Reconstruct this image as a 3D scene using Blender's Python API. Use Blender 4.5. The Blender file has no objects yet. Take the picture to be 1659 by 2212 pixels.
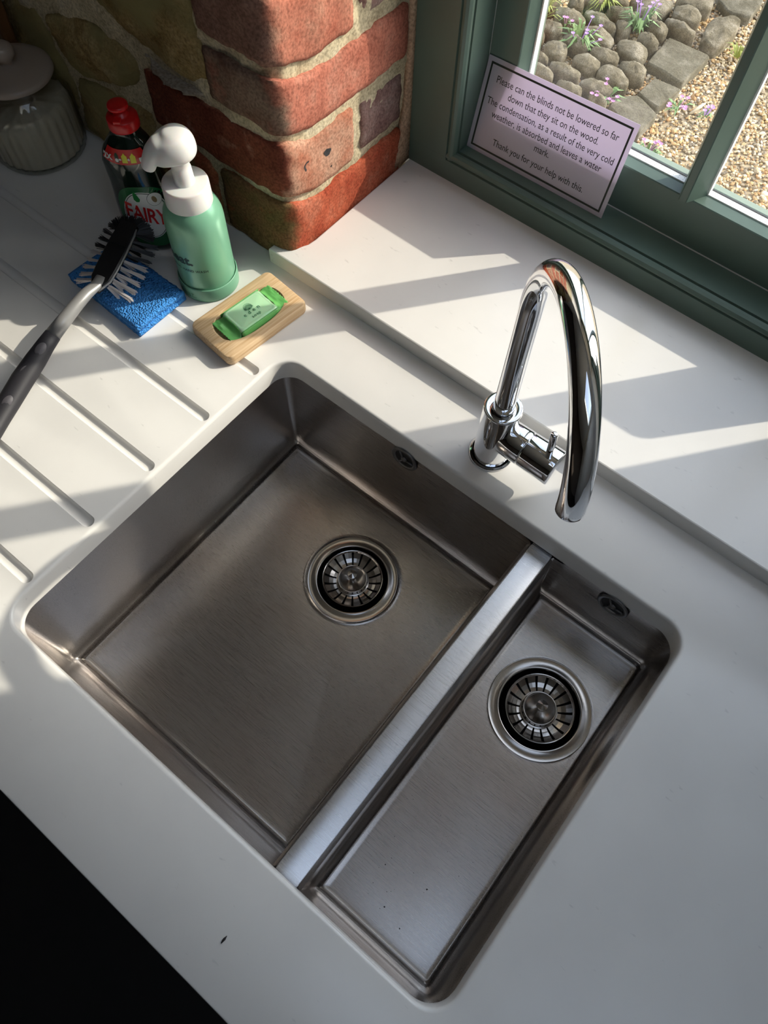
import bpy, bmesh, math, random
import numpy as np
from mathutils import Vector, Matrix, noise as mnoise
random.seed(7); rng = np.random.default_rng(11)
PI = math.pi
scene = bpy.context.scene
COL = scene.collection

# ------------------------------------------------------------------ camera
cd = bpy.data.cameras.new('camera'); cam = bpy.data.objects.new('camera', cd); COL.objects.link(cam)
cam.location = (0.44358791, -0.38302082, 0.74194752)
cam.rotation_euler = (math.radians(26.3624468), math.radians(-1.09144098), math.radians(38.87252012))
cd.sensor_fit = 'VERTICAL'; cd.sensor_height = 36.0; cd.sensor_width = 27.0
cd.lens = 1661.41 / 2212 * 36.0
cd.clip_start = 0.01; cd.clip_end = 200
scene.camera = cam

# ------------------------------------------------------------------ world, sun, exposure
SUN = Vector((-0.615, -0.788, -0.675)).normalized()          # direction the light travels
world = bpy.data.worlds.new('world'); scene.world = world; world.use_nodes = True
wn = world.node_tree.nodes; wl = world.node_tree.links; wn.clear()
wo = wn.new('ShaderNodeOutputWorld'); wb = wn.new('ShaderNodeBackground'); sk = wn.new('ShaderNodeTexSky')
sk.sky_type = 'NISHITA'; sk.sun_disc = False
sk.sun_elevation = math.radians(34); sk.sun_rotation = math.radians(38)
sk.air_density = 1.0; sk.dust_density = 1.6; sk.ozone_density = 1.0
hs = wn.new('ShaderNodeHueSaturation'); hs.inputs['Saturation'].default_value = 0.62        # thin high haze
wl.new(sk.outputs[0], hs.inputs['Color']); wl.new(hs.outputs[0], wb.inputs[0]); wb.inputs[1].default_value = 0.455
wl.new(wb.outputs[0], wo.inputs[0])
sd = bpy.data.lights.new('sun', 'SUN'); sun = bpy.data.objects.new('sun', sd); COL.objects.link(sun)
sd.energy = 2.95; sd.angle = math.radians(0.53); sd.color = (1.0, 0.90, 0.77)
sun.location = (3, 4, 4); sun.rotation_euler = SUN.to_track_quat('-Z', 'Y').to_euler()
vs = scene.view_settings
vs.view_transform = 'Standard'; vs.look = 'None'; vs.gamma = 1.0; vs.use_curve_mapping = False
vs.exposure = 0.36
scene.cycles.use_denoising = True
scene.cycles.max_bounces = 12; scene.cycles.diffuse_bounces = 6; scene.cycles.glossy_bounces = 6
scene.cycles.transparent_max_bounces = 16; scene.cycles.transmission_bounces = 8
scene.cycles.sample_clamp_indirect = 6.0
scene.cycles.caustics_reflective = True

# ------------------------------------------------------------------ helpers
def tag(o, label=None, cat=None, group=None, kind=None):
    if label: o['label'] = label
    if cat: o['category'] = cat
    if group: o['group'] = group
    if kind: o['kind'] = kind
    return o

def empty(name, loc=(0, 0, 0), rz=0.0, **k):
    o = bpy.data.objects.new(name, None); COL.objects.link(o)
    o.location = loc; o.rotation_euler = (0, 0, rz); o.empty_display_size = 0.02
    return tag(o, **k)

def obj(name, me, mat=None, parent=None, smooth=True, **k):
    if isinstance(me, bmesh.types.BMesh):
        m = bpy.data.meshes.new(name); me.normal_update(); me.to_mesh(m); me.free(); me = m
    o = bpy.data.objects.new(name, me); COL.objects.link(o)
    if mat is not None and not me.materials: me.materials.append(mat)
    if len(me.polygons): me.polygons.foreach_set('use_smooth', [smooth] * len(me.polygons))
    if parent is not None: o.parent = parent
    return tag(o, **k)

def pydata(name, v, f):
    m = bpy.data.meshes.new(name); m.from_pydata([tuple(p) for p in v], [], [tuple(q) for q in f]); m.update(); return m

class MB:
    """collects verts and faces"""
    def __init__(s): s.v = []; s.f = []
    def add(s, v, f):
        b = len(s.v); s.v += [tuple(p) for p in v]; s.f += [tuple(i + b for i in q) for q in f]; return s
    def loops(s, L, closed=True, cap0=False, cap1=False):
        n = len(L[0]); v = [p for l in L for p in l]; f = []
        for i in range(len(L) - 1):
            for j in range(n if closed else n - 1):
                k = (j + 1) % n
                f.append((i * n + j, i * n + k, (i + 1) * n + k, (i + 1) * n + j))
        if cap0: f.append(tuple(range(n - 1, -1, -1)))
        if cap1: f.append(tuple((len(L) - 1) * n + j for j in range(n)))
        return s.add(v, f)
    def lathe(s, prof, c=(0, 0, 0), n=48, axis='z', cap0=False, cap1=False, rad=None):
        L = []
        for r, z in prof:
            l = []
            for j in range(n):
                a = 2 * PI * j / n; rr = r * (rad(a, z) if rad else 1)
                x, y = rr * math.cos(a), rr * math.sin(a)
                p = (x, y, z) if axis == 'z' else ((z, x, y) if axis == 'x' else (y, z, x))
                l.append((p[0] + c[0], p[1] + c[1], p[2] + c[2]))
            L.append(l)
        return s.loops(L, True, cap0, cap1)
    def box(s, x0, x1, y0, y1, z0, z1):
        v = [(x, y, z) for z in (z0, z1) for y in (y0, y1) for x in (x0, x1)]
        return s.add(v, [(0, 2, 3, 1), (4, 5, 7, 6), (0, 1, 5, 4), (1, 3, 7, 5), (3, 2, 6, 7), (2, 0, 4, 6)])
    def tube(s, pts, rads, n=16, caps=True, flat=1.0, up=None):
        pts = [Vector(p) for p in pts]; L = []; prev = None
        for i, p in enumerate(pts):
            t = (pts[min(i + 1, len(pts) - 1)] - pts[max(i - 1, 0)]).normalized()
            if prev is None:
                u = Vector(up) if up else (Vector((0, 0, 1)) if abs(t.z) < .9 else Vector((1, 0, 0)))
            else: u = prev
            u = (u - t * u.dot(t)).normalized(); w = t.cross(u); prev = u
            r = rads[i] if hasattr(rads, '__len__') else rads
            ra, rb = (r if hasattr(r, '__len__') else (r, r * flat))
            L.append([tuple(p + w * (ra * math.cos(2 * PI * j / n)) + u * (rb * math.sin(2 * PI * j / n))) for j in range(n)])
        return s.loops(L, True, caps, caps)
    def prism(s, poly, h0, h1, f3):
        n = len(poly)
        v = [f3(a, b, h0) for a, b in poly] + [f3(a, b, h1) for a, b in poly]
        f = [tuple(range(n - 1, -1, -1)), tuple(range(n, 2 * n))] + [(i, (i + 1) % n, n + (i + 1) % n, n + i) for i in range(n)]
        return s.add(v, f)
    def mesh(s, name='mesh'): return pydata(name, s.v, s.f)
    def bm(s):
        b = bmesh.new(); vs_ = [b.verts.new(p) for p in s.v]
        for q in s.f:
            try: b.faces.new([vs_[i] for i in q])
            except ValueError: pass
        bmesh.ops.recalc_face_normals(b, faces=b.faces); return b

def fix(me):
    b = bmesh.new(); b.from_mesh(me); bmesh.ops.remove_doubles(b, verts=b.verts, dist=1e-6)
    bmesh.ops.recalc_face_normals(b, faces=b.faces); b.to_mesh(me); b.free(); return me

def bevel_bm(b, off, seg=2, ang=0.5):
    b.normal_update()
    e = [e for e in b.edges if len(e.link_faces) == 2 and e.calc_face_angle(0) > ang]
    bmesh.ops.bevel(b, geom=e, offset=off, segments=seg, profile=0.5, affect='EDGES', clamp_overlap=True)
    return b

def bbox(x0, x1, y0, y1, z0, z1, off=0.002, seg=2):
    return bevel_bm(MB().box(x0, x1, y0, y1, z0, z1).bm(), off, seg)

def rrect(x0, x1, y0, y1, r, n=8, m=8):
    R4 = list(r) if hasattr(r, '__len__') else [r] * 4
    pts = []; cs = [(x1 - R4[0], y1 - R4[0], 0), (x0 + R4[1], y1 - R4[1], PI / 2), (x0 + R4[2], y0 + R4[2], PI), (x1 - R4[3], y0 + R4[3], 1.5 * PI)]
    for i, (cx, cy, a0) in enumerate(cs):
        r = R4[i]
        arc = [(cx + r * math.cos(a0 + PI / 2 * k / n), cy + r * math.sin(a0 + PI / 2 * k / n)) for k in range(n + 1)]
        pts += arc
        nx, ny, na = cs[(i + 1) % 4]
        r2 = R4[(i + 1) % 4]; e = (nx + r2 * math.cos(na), ny + r2 * math.sin(na)); s = arc[-1]
        pts += [(s[0] + (e[0] - s[0]) * k / m, s[1] + (e[1] - s[1]) * k / m) for k in range(1, m)]
    return pts

def fbm(p, f, o=3):
    return mnoise.fractal(Vector(p) * f, 0.8, 2.1, o)

def text_mesh(body, size, align='LEFT', shear=0.0, bold=0.0, spacing=1.0):
    cu = bpy.data.curves.new('text', 'FONT'); cu.body = body; cu.size = size; cu.align_x = align
    cu.shear = shear; cu.offset = bold; cu.space_character = spacing; cu.resolution_u = 3
    o = bpy.data.objects.new('text', cu); COL.objects.link(o)
    dg = bpy.context.evaluated_depsgraph_get(); dg.update()
    m = bpy.data.meshes.new_from_object(o.evaluated_get(dg))
    v = [(p.co.x, p.co.y) for p in m.vertices]; f = [tuple(q.vertices) for q in m.polygons]
    bpy.data.objects.remove(o); bpy.data.curves.remove(cu); bpy.data.meshes.remove(m)
    return v, f

# ------------------------------------------------------------------ materials
def mat(name, col, rough=0.5, metal=0.0, var=None, scale=20, bump=0.0, bscale=200, bdist=0.001, detail=4, aniso=None, **k):
    """Principled material; var = second colour mixed in by noise; bump = fine relief"""
    m = bpy.data.materials.new(name); m.use_nodes = True
    nt = m.node_tree; n = nt.nodes; l = nt.links; p = n['Principled BSDF']
    p.inputs['Base Color'].default_value = (*col, 1); p.inputs['Roughness'].default_value = rough
    p.inputs['Metallic'].default_value = metal
    for key, val in k.items(): p.inputs[key.replace('_', ' ')].default_value = val
    tc = n.new('ShaderNodeTexCoord')
    if var is not None:
        t = n.new('ShaderNodeTexNoise'); t.inputs['Scale'].default_value = scale; t.inputs['Detail'].default_value = detail
        l.new(tc.outputs['Object'], t.inputs['Vector'])
        r = n.new('ShaderNodeValToRGB'); r.color_ramp.elements[0].position = .35; r.color_ramp.elements[1].position = .68
        r.color_ramp.elements[0].color = (*col, 1); r.color_ramp.elements[1].color = (*var, 1)
        l.new(t.outputs['Fac'], r.inputs[0]); l.new(r.outputs[0], p.inputs['Base Color'])
    if bump:
        t2 = n.new('ShaderNodeTexNoise'); t2.inputs['Scale'].default_value = bscale; t2.inputs['Detail'].default_value = 5
        l.new(tc.outputs['Object'], t2.inputs['Vector'])
        b = n.new('ShaderNodeBump'); b.inputs['Strength'].default_value = bump; b.inputs['Distance'].default_value = bdist
        l.new(t2.outputs['Fac'], b.inputs['Height']); l.new(b.outputs[0], p.inputs['Normal'])
    return m

def brick_mat(name, a, b, c, seed, moss=None, bd=.0014, bs=160, front=None):
    m = bpy.data.materials.new(name); m.use_nodes = True
    nt = m.node_tree; n = nt.nodes; l = nt.links; p = n['Principled BSDF']
    p.inputs['Roughness'].default_value = .9; p.inputs['Specular IOR Level'].default_value = .15
    tc = n.new('ShaderNodeTexCoord'); mp = n.new('ShaderNodeMapping'); mp.inputs['Location'].default_value = (seed, seed * 1.7, 0)
    l.new(tc.outputs['Object'], mp.inputs[0])
    t = n.new('ShaderNodeTexNoise'); t.inputs['Scale'].default_value = 22; t.inputs['Detail'].default_value = 8; t.inputs['Roughness'].default_value = .65
    l.new(mp.outputs[0], t.inputs['Vector'])
    r = n.new('ShaderNodeValToRGB'); e = r.color_ramp.elements
    e[0].position = .32; e[0].color = (*a, 1); e[1].position = .52; e[1].color = (*b, 1)
    x = e.new(.72); x.color = (*c, 1)
    l.new(t.outputs['Fac'], r.inputs[0])
    sp = n.new('ShaderNodeTexNoise'); sp.inputs['Scale'].default_value = 330; sp.inputs['Detail'].default_value = 3
    l.new(mp.outputs[0], sp.inputs['Vector'])
    r2 = n.new('ShaderNodeValToRGB'); r2.color_ramp.elements[0].position = .3; r2.color_ramp.elements[1].position = .62
    r2.color_ramp.elements[0].color = (.5, .47, .45, 1); r2.color_ramp.elements[1].color = (1.12, 1.1, 1.08, 1)
    l.new(sp.outputs['Fac'], r2.inputs[0])
    mx = n.new('ShaderNodeMix'); mx.data_type = 'RGBA'; mx.blend_type = 'MULTIPLY'; mx.inputs[0].default_value = .8
    l.new(r.outputs[0], mx.inputs[6]); l.new(r2.outputs[0], mx.inputs[7])
    out = mx.outputs[2]
    if moss:
        t3 = n.new('ShaderNodeTexNoise'); t3.inputs['Scale'].default_value = 14; t3.inputs['Detail'].default_value = 6
        l.new(mp.outputs[0], t3.inputs['Vector'])
        r3 = n.new('ShaderNodeValToRGB'); r3.color_ramp.elements[0].position = .45; r3.color_ramp.elements[1].position = .6
        l.new(t3.outputs['Fac'], r3.inputs[0])
        m2 = n.new('ShaderNodeMix'); m2.data_type = 'RGBA'; m2.inputs[7].default_value = (*moss, 1)
        l.new(r3.outputs[0], m2.inputs[0]); l.new(out, m2.inputs[6]); out = m2.outputs[2]
    if front:
        sx = n.new('ShaderNodeSeparateXYZ'); l.new(tc.outputs['Object'], sx.inputs[0])
        nz = n.new('ShaderNodeTexNoise'); nz.inputs['Scale'].default_value = 30; nz.inputs['Detail'].default_value = 6; l.new(mp.outputs[0], nz.inputs['Vector'])
        ad = n.new('ShaderNodeMath'); ad.operation = 'MULTIPLY_ADD'; ad.inputs[1].default_value = .05; l.new(nz.outputs['Fac'], ad.inputs[0]); l.new(sx.outputs[1], ad.inputs[2])
        mr = n.new('ShaderNodeMapRange'); mr.inputs[1].default_value = .138; mr.inputs[2].default_value = .150; l.new(ad.outputs[0], mr.inputs[0])
        rf = n.new('ShaderNodeValToRGB'); ef = rf.color_ramp.elements; ef[0].position = .36; ef[0].color = (*front[0], 1); ef[1].position = .66; ef[1].color = (*front[1], 1)
        l.new(t.outputs['Fac'], rf.inputs[0])
        m5 = n.new('ShaderNodeMix'); m5.data_type = 'RGBA'; m5.blend_type = 'MULTIPLY'; m5.inputs[0].default_value = .8; l.new(rf.outputs[0], m5.inputs[6]); l.new(r2.outputs[0], m5.inputs[7])
        m6 = n.new('ShaderNodeMix'); m6.data_type = 'RGBA'; l.new(mr.outputs[0], m6.inputs[0]); l.new(m5.outputs[2], m6.inputs[6]); l.new(out, m6.inputs[7]); out = m6.outputs[2]
    l.new(out, p.inputs['Base Color'])
    bt = n.new('ShaderNodeTexNoise'); bt.inputs['Scale'].default_value = bs; bt.inputs['Detail'].default_value = 8; bt.inputs['Roughness'].default_value = .7
    l.new(mp.outputs[0], bt.inputs['Vector'])
    bp = n.new('ShaderNodeBump'); bp.inputs['Strength'].default_value = .8; bp.inputs['Distance'].default_value = bd
    l.new(bt.outputs['Fac'], bp.inputs['Height']); l.new(bp.outputs[0], p.inputs['Normal'])
    return m

def quartz_mat():
    m = mat('quartz', (.80, .785, .75), .22)
    nt = m.node_tree; n = nt.nodes; l = nt.links; p = n['Principled BSDF']; tc = n['Texture Coordinate']
    t = n.new('ShaderNodeTexNoise'); t.inputs['Scale'].default_value = 9; t.inputs['Detail'].default_value = 6
    l.new(tc.outputs['Object'], t.inputs['Vector'])
    r = n.new('ShaderNodeValToRGB'); e = r.color_ramp.elements
    e[0].position = .40; e[0].color = (.80, .785, .75, 1); e[1].position = .75; e[1].color = (.74, .725, .695, 1)
    l.new(t.outputs['Fac'], r.inputs[0])
    v = n.new('ShaderNodeTexNoise'); v.inputs['Scale'].default_value = 60; v.inputs['Detail'].default_value = 2
    mp = n.new('ShaderNodeMapping'); mp.inputs['Scale'].default_value = (1.0, 2.4, 1)
    l.new(tc.outputs['Object'], mp.inputs[0]); l.new(mp.outputs[0], v.inputs['Vector'])
    r2 = n.new('ShaderNodeValToRGB'); r2.color_ramp.elements[0].position = .70; r2.color_ramp.elements[1].position = .80
    r2.color_ramp.elements[0].color = (1, 1, 1, 1); r2.color_ramp.elements[1].color = (.80, .80, .80, 1)
    l.new(v.outputs['Fac'], r2.inputs[0])
    mx = n.new('ShaderNodeMix'); mx.data_type = 'RGBA'; mx.blend_type = 'MULTIPLY'; mx.inputs[0].default_value = 1
    l.new(r.outputs[0], mx.inputs[6]); l.new(r2.outputs[0], mx.inputs[7]); l.new(mx.outputs[2], p.inputs['Base Color'])
    return m

def steel_mat(name, col, rough, direction, streak=.12, stain=None, aniso=0.6):
    """brushed stainless steel: streaks across one direction, scratches, faint tea stain"""
    m = mat(name, col, rough, 1.0)
    nt = m.node_tree; n = nt.nodes; l = nt.links; p = n['Principled BSDF']; tc = n['Texture Coordinate']
    mp = n.new('ShaderNodeMapping'); mp.inputs['Scale'].default_value = direction
    l.new(tc.outputs['Object'], mp.inputs[0])
    t = n.new('ShaderNodeTexNoise'); t.inputs['Scale'].default_value = 1.0; t.inputs['Detail'].default_value = 3
    l.new(mp.outputs[0], t.inputs['Vector'])
    mr = n.new('ShaderNodeMapRange'); mr.inputs[1].default_value = .3; mr.inputs[2].default_value = .7
    mr.inputs[3].default_value = rough - streak * .5; mr.inputs[4].default_value = rough + streak
    l.new(t.outputs['Fac'], mr.inputs[0]); l.new(mr.outputs[0], p.inputs['Roughness'])
    # fine scratches: thresholded noise, stretched along three directions
    acc = None
    for ang, seed in ((.35, 0), (1.25, 3), (2.3, 7), (2.9, 11)):
        rm = n.new('ShaderNodeMapping'); rm.inputs['Rotation'].default_value = (0, 0, ang); rm.inputs['Location'].default_value = (seed, seed, seed)
        sm = n.new('ShaderNodeMapping'); sm.inputs['Scale'].default_value = (55, 1900, 150)
        l.new(tc.outputs['Object'], rm.inputs[0]); l.new(rm.outputs[0], sm.inputs[0])
        ns = n.new('ShaderNodeTexNoise'); ns.inputs['Scale'].default_value = 1; ns.inputs['Detail'].default_value = 1; l.new(sm.outputs[0], ns.inputs['Vector'])
        g1 = n.new('ShaderNodeMapRange'); g1.inputs[1].default_value = .64; g1.inputs[2].default_value = .72; l.new(ns.outputs['Fac'], g1.inputs[0])
        if acc is None: acc = g1.outputs[0]
        else:
            mxx = n.new('ShaderNodeMath'); mxx.operation = 'MAXIMUM'; l.new(acc, mxx.inputs[0]); l.new(g1.outputs[0], mxx.inputs[1]); acc = mxx.outputs[0]
    t3 = n.new('ShaderNodeTexNoise'); t3.inputs['Scale'].default_value = 13; l.new(tc.outputs['Object'], t3.inputs['Vector'])
    gt = n.new('ShaderNodeMapRange'); gt.inputs[1].default_value = .42; gt.inputs[2].default_value = .62; l.new(t3.outputs['Fac'], gt.inputs[0])
    ml = n.new('ShaderNodeMath'); ml.operation = 'MULTIPLY'; l.new(acc, ml.inputs[0]); l.new(gt.outputs[0], ml.inputs[1])
    m3 = n.new('ShaderNodeMath'); m3.operation = 'MULTIPLY'; m3.inputs[1].default_value = .30; l.new(ml.outputs[0], m3.inputs[0])
    cl = n.new('ShaderNodeMix'); cl.data_type = 'RGBA'; cl.inputs[7].default_value = (col[0] * .45, col[1] * .43, col[2] * .42, 1)
    t4 = n.new('ShaderNodeTexNoise'); t4.inputs['Scale'].default_value = 5; t4.inputs['Detail'].default_value = 4; l.new(tc.outputs['Object'], t4.inputs['Vector'])
    r4 = n.new('ShaderNodeValToRGB'); r4.color_ramp.elements[0].position = .4; r4.color_ramp.elements[1].position = .65
    r4.color_ramp.elements[0].color = (*col, 1); r4.color_ramp.elements[1].color = (*(stain or col), 1)
    l.new(t4.outputs['Fac'], r4.inputs[0]); l.new(r4.outputs[0], cl.inputs[6]); l.new(m3.outputs[0], cl.inputs[0])
    l.new(cl.outputs[2], p.inputs['Base Color'])
    if aniso:
        tg = n.new('ShaderNodeCombineXYZ'); tg.inputs[1].default_value = 1.0
        p.inputs['Anisotropic'].default_value = aniso; l.new(tg.outputs[0], p.inputs['Tangent'])
    b = n.new('ShaderNodeBump'); b.inputs['Strength'].default_value = .015; b.inputs['Distance'].default_value = .0001
    l.new(t.outputs['Fac'], b.inputs['Height']); l.new(b.outputs[0], p.inputs['Normal'])
    return m

def glass_mat(name, tint=(1, 1, 1), refl=1.0):
    m = bpy.data.materials.new(name); m.use_nodes = True
    nt = m.node_tree; n = nt.nodes; l = nt.links; n.clear()
    o = n.new('ShaderNodeOutputMaterial'); mx = n.new('ShaderNodeMixShader'); tr = n.new('ShaderNodeBsdfTransparent'); gl = n.new('ShaderNodeBsdfGlossy')
    lw = n.new('ShaderNodeLayerWeight'); lw.inputs[0].default_value = .5
    pw_ = n.new('ShaderNodeMath'); pw_.operation = 'POWER'; pw_.inputs[1].default_value = 5; l.new(lw.outputs['Facing'], pw_.inputs[0])
    fr = n.new('ShaderNodeMath'); fr.operation = 'MULTIPLY_ADD'; fr.inputs[1].default_value = .95; fr.inputs[2].default_value = .042; l.new(pw_.outputs[0], fr.inputs[0])
    tr.inputs[0].default_value = (*tint, 1); gl.inputs['Roughness'].default_value = .02
    mu = n.new('ShaderNodeMath'); mu.operation = 'MULTIPLY'; mu.inputs[1].default_value = refl
    l.new(fr.outputs[0], mu.inputs[0]); l.new(mu.outputs[0], mx.inputs[0])
    l.new(tr.outputs[0], mx.inputs[1]); l.new(gl.outputs[0], mx.inputs[2]); l.new(mx.outputs[0], o.inputs[0])
    return m

M = {}
M['quartz'] = quartz_mat()
M['steel'] = steel_mat('brushed_steel', (.53, .505, .487), .275, (30, 2600, 2600), .03, (.45, .40, .362), .42)
M['steel_top'] = steel_mat('brushed_steel_divider', (.66, .66, .67), .28, (40, 2600, 2600), .04)
M['steel_polish'] = mat('polished_steel', (.47, .44, .41), .20, 1.0)
M['chrome'] = mat('chrome', (.86, .87, .89), .035, 1.0)
M['black'] = mat('black_void', (.006, .006, .006), .6)
M['grey_ring'] = mat('grey_metal_ring', (.16, .155, .15), .35, .6)
M['rubber'] = mat('dark_rubber', (.02, .02, .022), .5)
M['dark_grey'] = mat('dark_grey_plastic', (.045, .045, .047), .35)
M['paint'] = mat('sage_green_paint', (.105, .158, .128), .36, var=(.12, .178, .145), scale=8, bump=.15, bscale=90)
M['gasket'] = mat('white_gasket', (.6, .6, .58), .6)
M['spacer'] = mat('white_spacer', (.72, .72, .72), .4)
M['glass'] = glass_mat('window_glass', (.97, .985, .975), .8)
M['plaster'] = mat('limewashed_plaster', (.72, .69, .64), .9, var=(.66, .63, .58), scale=4)
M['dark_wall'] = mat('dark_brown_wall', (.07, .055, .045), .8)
M['ceiling'] = mat('ceiling_paint', (.84, .83, .80), .9)
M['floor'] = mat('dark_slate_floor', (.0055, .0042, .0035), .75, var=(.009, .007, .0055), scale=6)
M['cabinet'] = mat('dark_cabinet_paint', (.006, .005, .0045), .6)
M['mortar'] = brick_mat('lime_mortar', (.44, .37, .24), (.62, .54, .37), (.72, .66, .52), 3.1)
M['mortar_pink'] = brick_mat('plaster_fillet', (.42, .28, .19), (.50, .34, .23), (.55, .42, .30), 4.1)
M['brick_red'] = brick_mat('brick_red', (.28, .06, .028), (.40, .105, .050), (.44, .20, .13), 1.3)
M['brick_orange'] = brick_mat('brick_orange', (.33, .075, .03), (.45, .14, .065), (.47, .26, .17), 9.3)
M['brick_pink'] = brick_mat('brick_pink', (.30, .10, .065), (.43, .19, .13), (.48, .29, .22), 5.7)
M['quoin_red'] = brick_mat('quoin_red', (.34, .06, .03), (.46, .115, .06), (.50, .19, .12), 21.3, front=((.17, .12, .05), (.27, .13, .07)))
M['quoin_beige'] = brick_mat('quoin_beige', (.40, .15, .09), (.52, .29, .20), (.56, .37, .27), 23.3, front=((.16, .042, .026), (.28, .085, .05)))
M['quoin_pink'] = brick_mat('quoin_pink', (.38, .12, .08), (.48, .18, .125), (.52, .27, .20), 25.3, front=((.17, .085, .06), (.27, .19, .14)))
M['quoin_rose'] = brick_mat('quoin_rose', (.40, .13, .085), (.47, .19, .13), (.54, .30, .21), 27.3, front=((.20, .10, .075), (.30, .17, .13)))
M['brick_purple'] = brick_mat('brick_purple', (.17, .085, .075), (.30, .19, .17), (.38, .30, .27), 7.9)
M['brick_moss'] = brick_mat('brick_mossy', (.25, .06, .03), (.36, .12, .06), (.34, .22, .12), 2.2, (.22, .20, .085))
M['stone'] = brick_mat('wall_stone', (.18, .115, .042), (.40, .285, .125), (.60, .48, .28), 11.0, (.30, .25, .11), .004, 90)
M['slate'] = brick_mat('slate_sliver', (.26, .22, .17), (.36, .31, .25), (.42, .37, .30), 13.0)
M['cobble'] = brick_mat('cobble_stone', (.12, .10, .062), (.225, .195, .135), (.40, .36, .28), 17.0, None, .012, 45)
M['flag'] = brick_mat('flagstone', (.12, .105, .07), (.165, .148, .105), (.27, .245, .19), 19.0, None, .006, 45)

# ------------------------------------------------------------------ geometry constants
SILL = 0.022
X_REV, Y_WALL = -0.083, 0.1125
WX0, WX1 = -0.083, 0.883           # window opening between the reveals
YF = 0.341                         # inner face of the window frame
YG = 0.4105                        # glass
GROUND = -0.90

# ------------------------------------------------------------------ room shell
def struct(name, me, m, **k): return obj(name, me, M[m], smooth=False, kind='structure', **k)
b = MB()
b.box(-1.8, -0.096, 0.126, 0.52, -0.9, 1.6)          # pier left of the window (core behind the brick skin)
b.box(-0.096, WX1, 0.1225, 0.52, -0.9, -0.002)       # below the sill
b.box(WX1, 2.3, Y_WALL, 0.52, -0.9, 1.6)             # pier right of the window
b.box(-0.096, WX1, Y_WALL, 0.52, 1.35, 1.6)          # lintel
b.box(0.717, WX1, 0.458, 0.52, -0.002, 0.58)         # unseen low pier, added outside to cut off the last sun strip
wall_back = struct('wall_back', b.mesh(), 'plaster', label='stone and brick outer wall round the window')
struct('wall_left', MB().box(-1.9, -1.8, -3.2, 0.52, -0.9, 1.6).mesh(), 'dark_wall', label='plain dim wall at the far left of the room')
struct('wall_right', MB().box(1.9, 2.0, -3.2, 0.52, -0.9, 1.6).mesh(), 'plaster', label='limewashed wall at the right of the room')
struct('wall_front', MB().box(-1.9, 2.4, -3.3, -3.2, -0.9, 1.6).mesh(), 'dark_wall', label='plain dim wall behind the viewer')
RX0, RX1, RY0, RY1 = .46, 1.66, -1.00, -.26            # rooflight opening, added out of view for fill light
struct('ceiling', MB().box(-1.9, RX0, -3.3, 0.52, 1.6, 1.7).box(RX1, 2.4, -3.3, 0.52, 1.6, 1.7).box(RX0, RX1, -3.3, RY0, 1.6, 1.7).box(RX0, RX1, RY1, 0.52, 1.6, 1.7).mesh(), 'ceiling', label='plain ceiling over the kitchen')
rl = empty('fill_rooflight', (RX0, RY0, 1.7), kind='structure', label='unseen flat rooflight added above the sink for fill light')
o = obj('glass_pane', MB().box(0, RX1 - RX0, 0, RY1 - RY0, .030, .034).mesh(), M['glass'], rl, False)
o = obj('frame', MB().box(-.05, RX1 - RX0 + .05, -.05, 0, 0, .06).box(-.05, RX1 - RX0 + .05, RY1 - RY0, RY1 - RY0 + .05, 0, .06).box(-.05, 0, 0, RY1 - RY0, 0, .06).box(RX1 - RX0, RX1 - RX0 + .05, 0, RY1 - RY0, 0, .06).mesh(), M['paint'], rl, False)
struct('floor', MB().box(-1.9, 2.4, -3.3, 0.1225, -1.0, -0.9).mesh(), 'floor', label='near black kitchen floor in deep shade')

# ------------------------------------------------------------------ brick skin
def zwarp(p):
    t = min(max((p[1] - 0.1125) / 0.05, 0), 1); return p[2] - 0.017 * t

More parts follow.
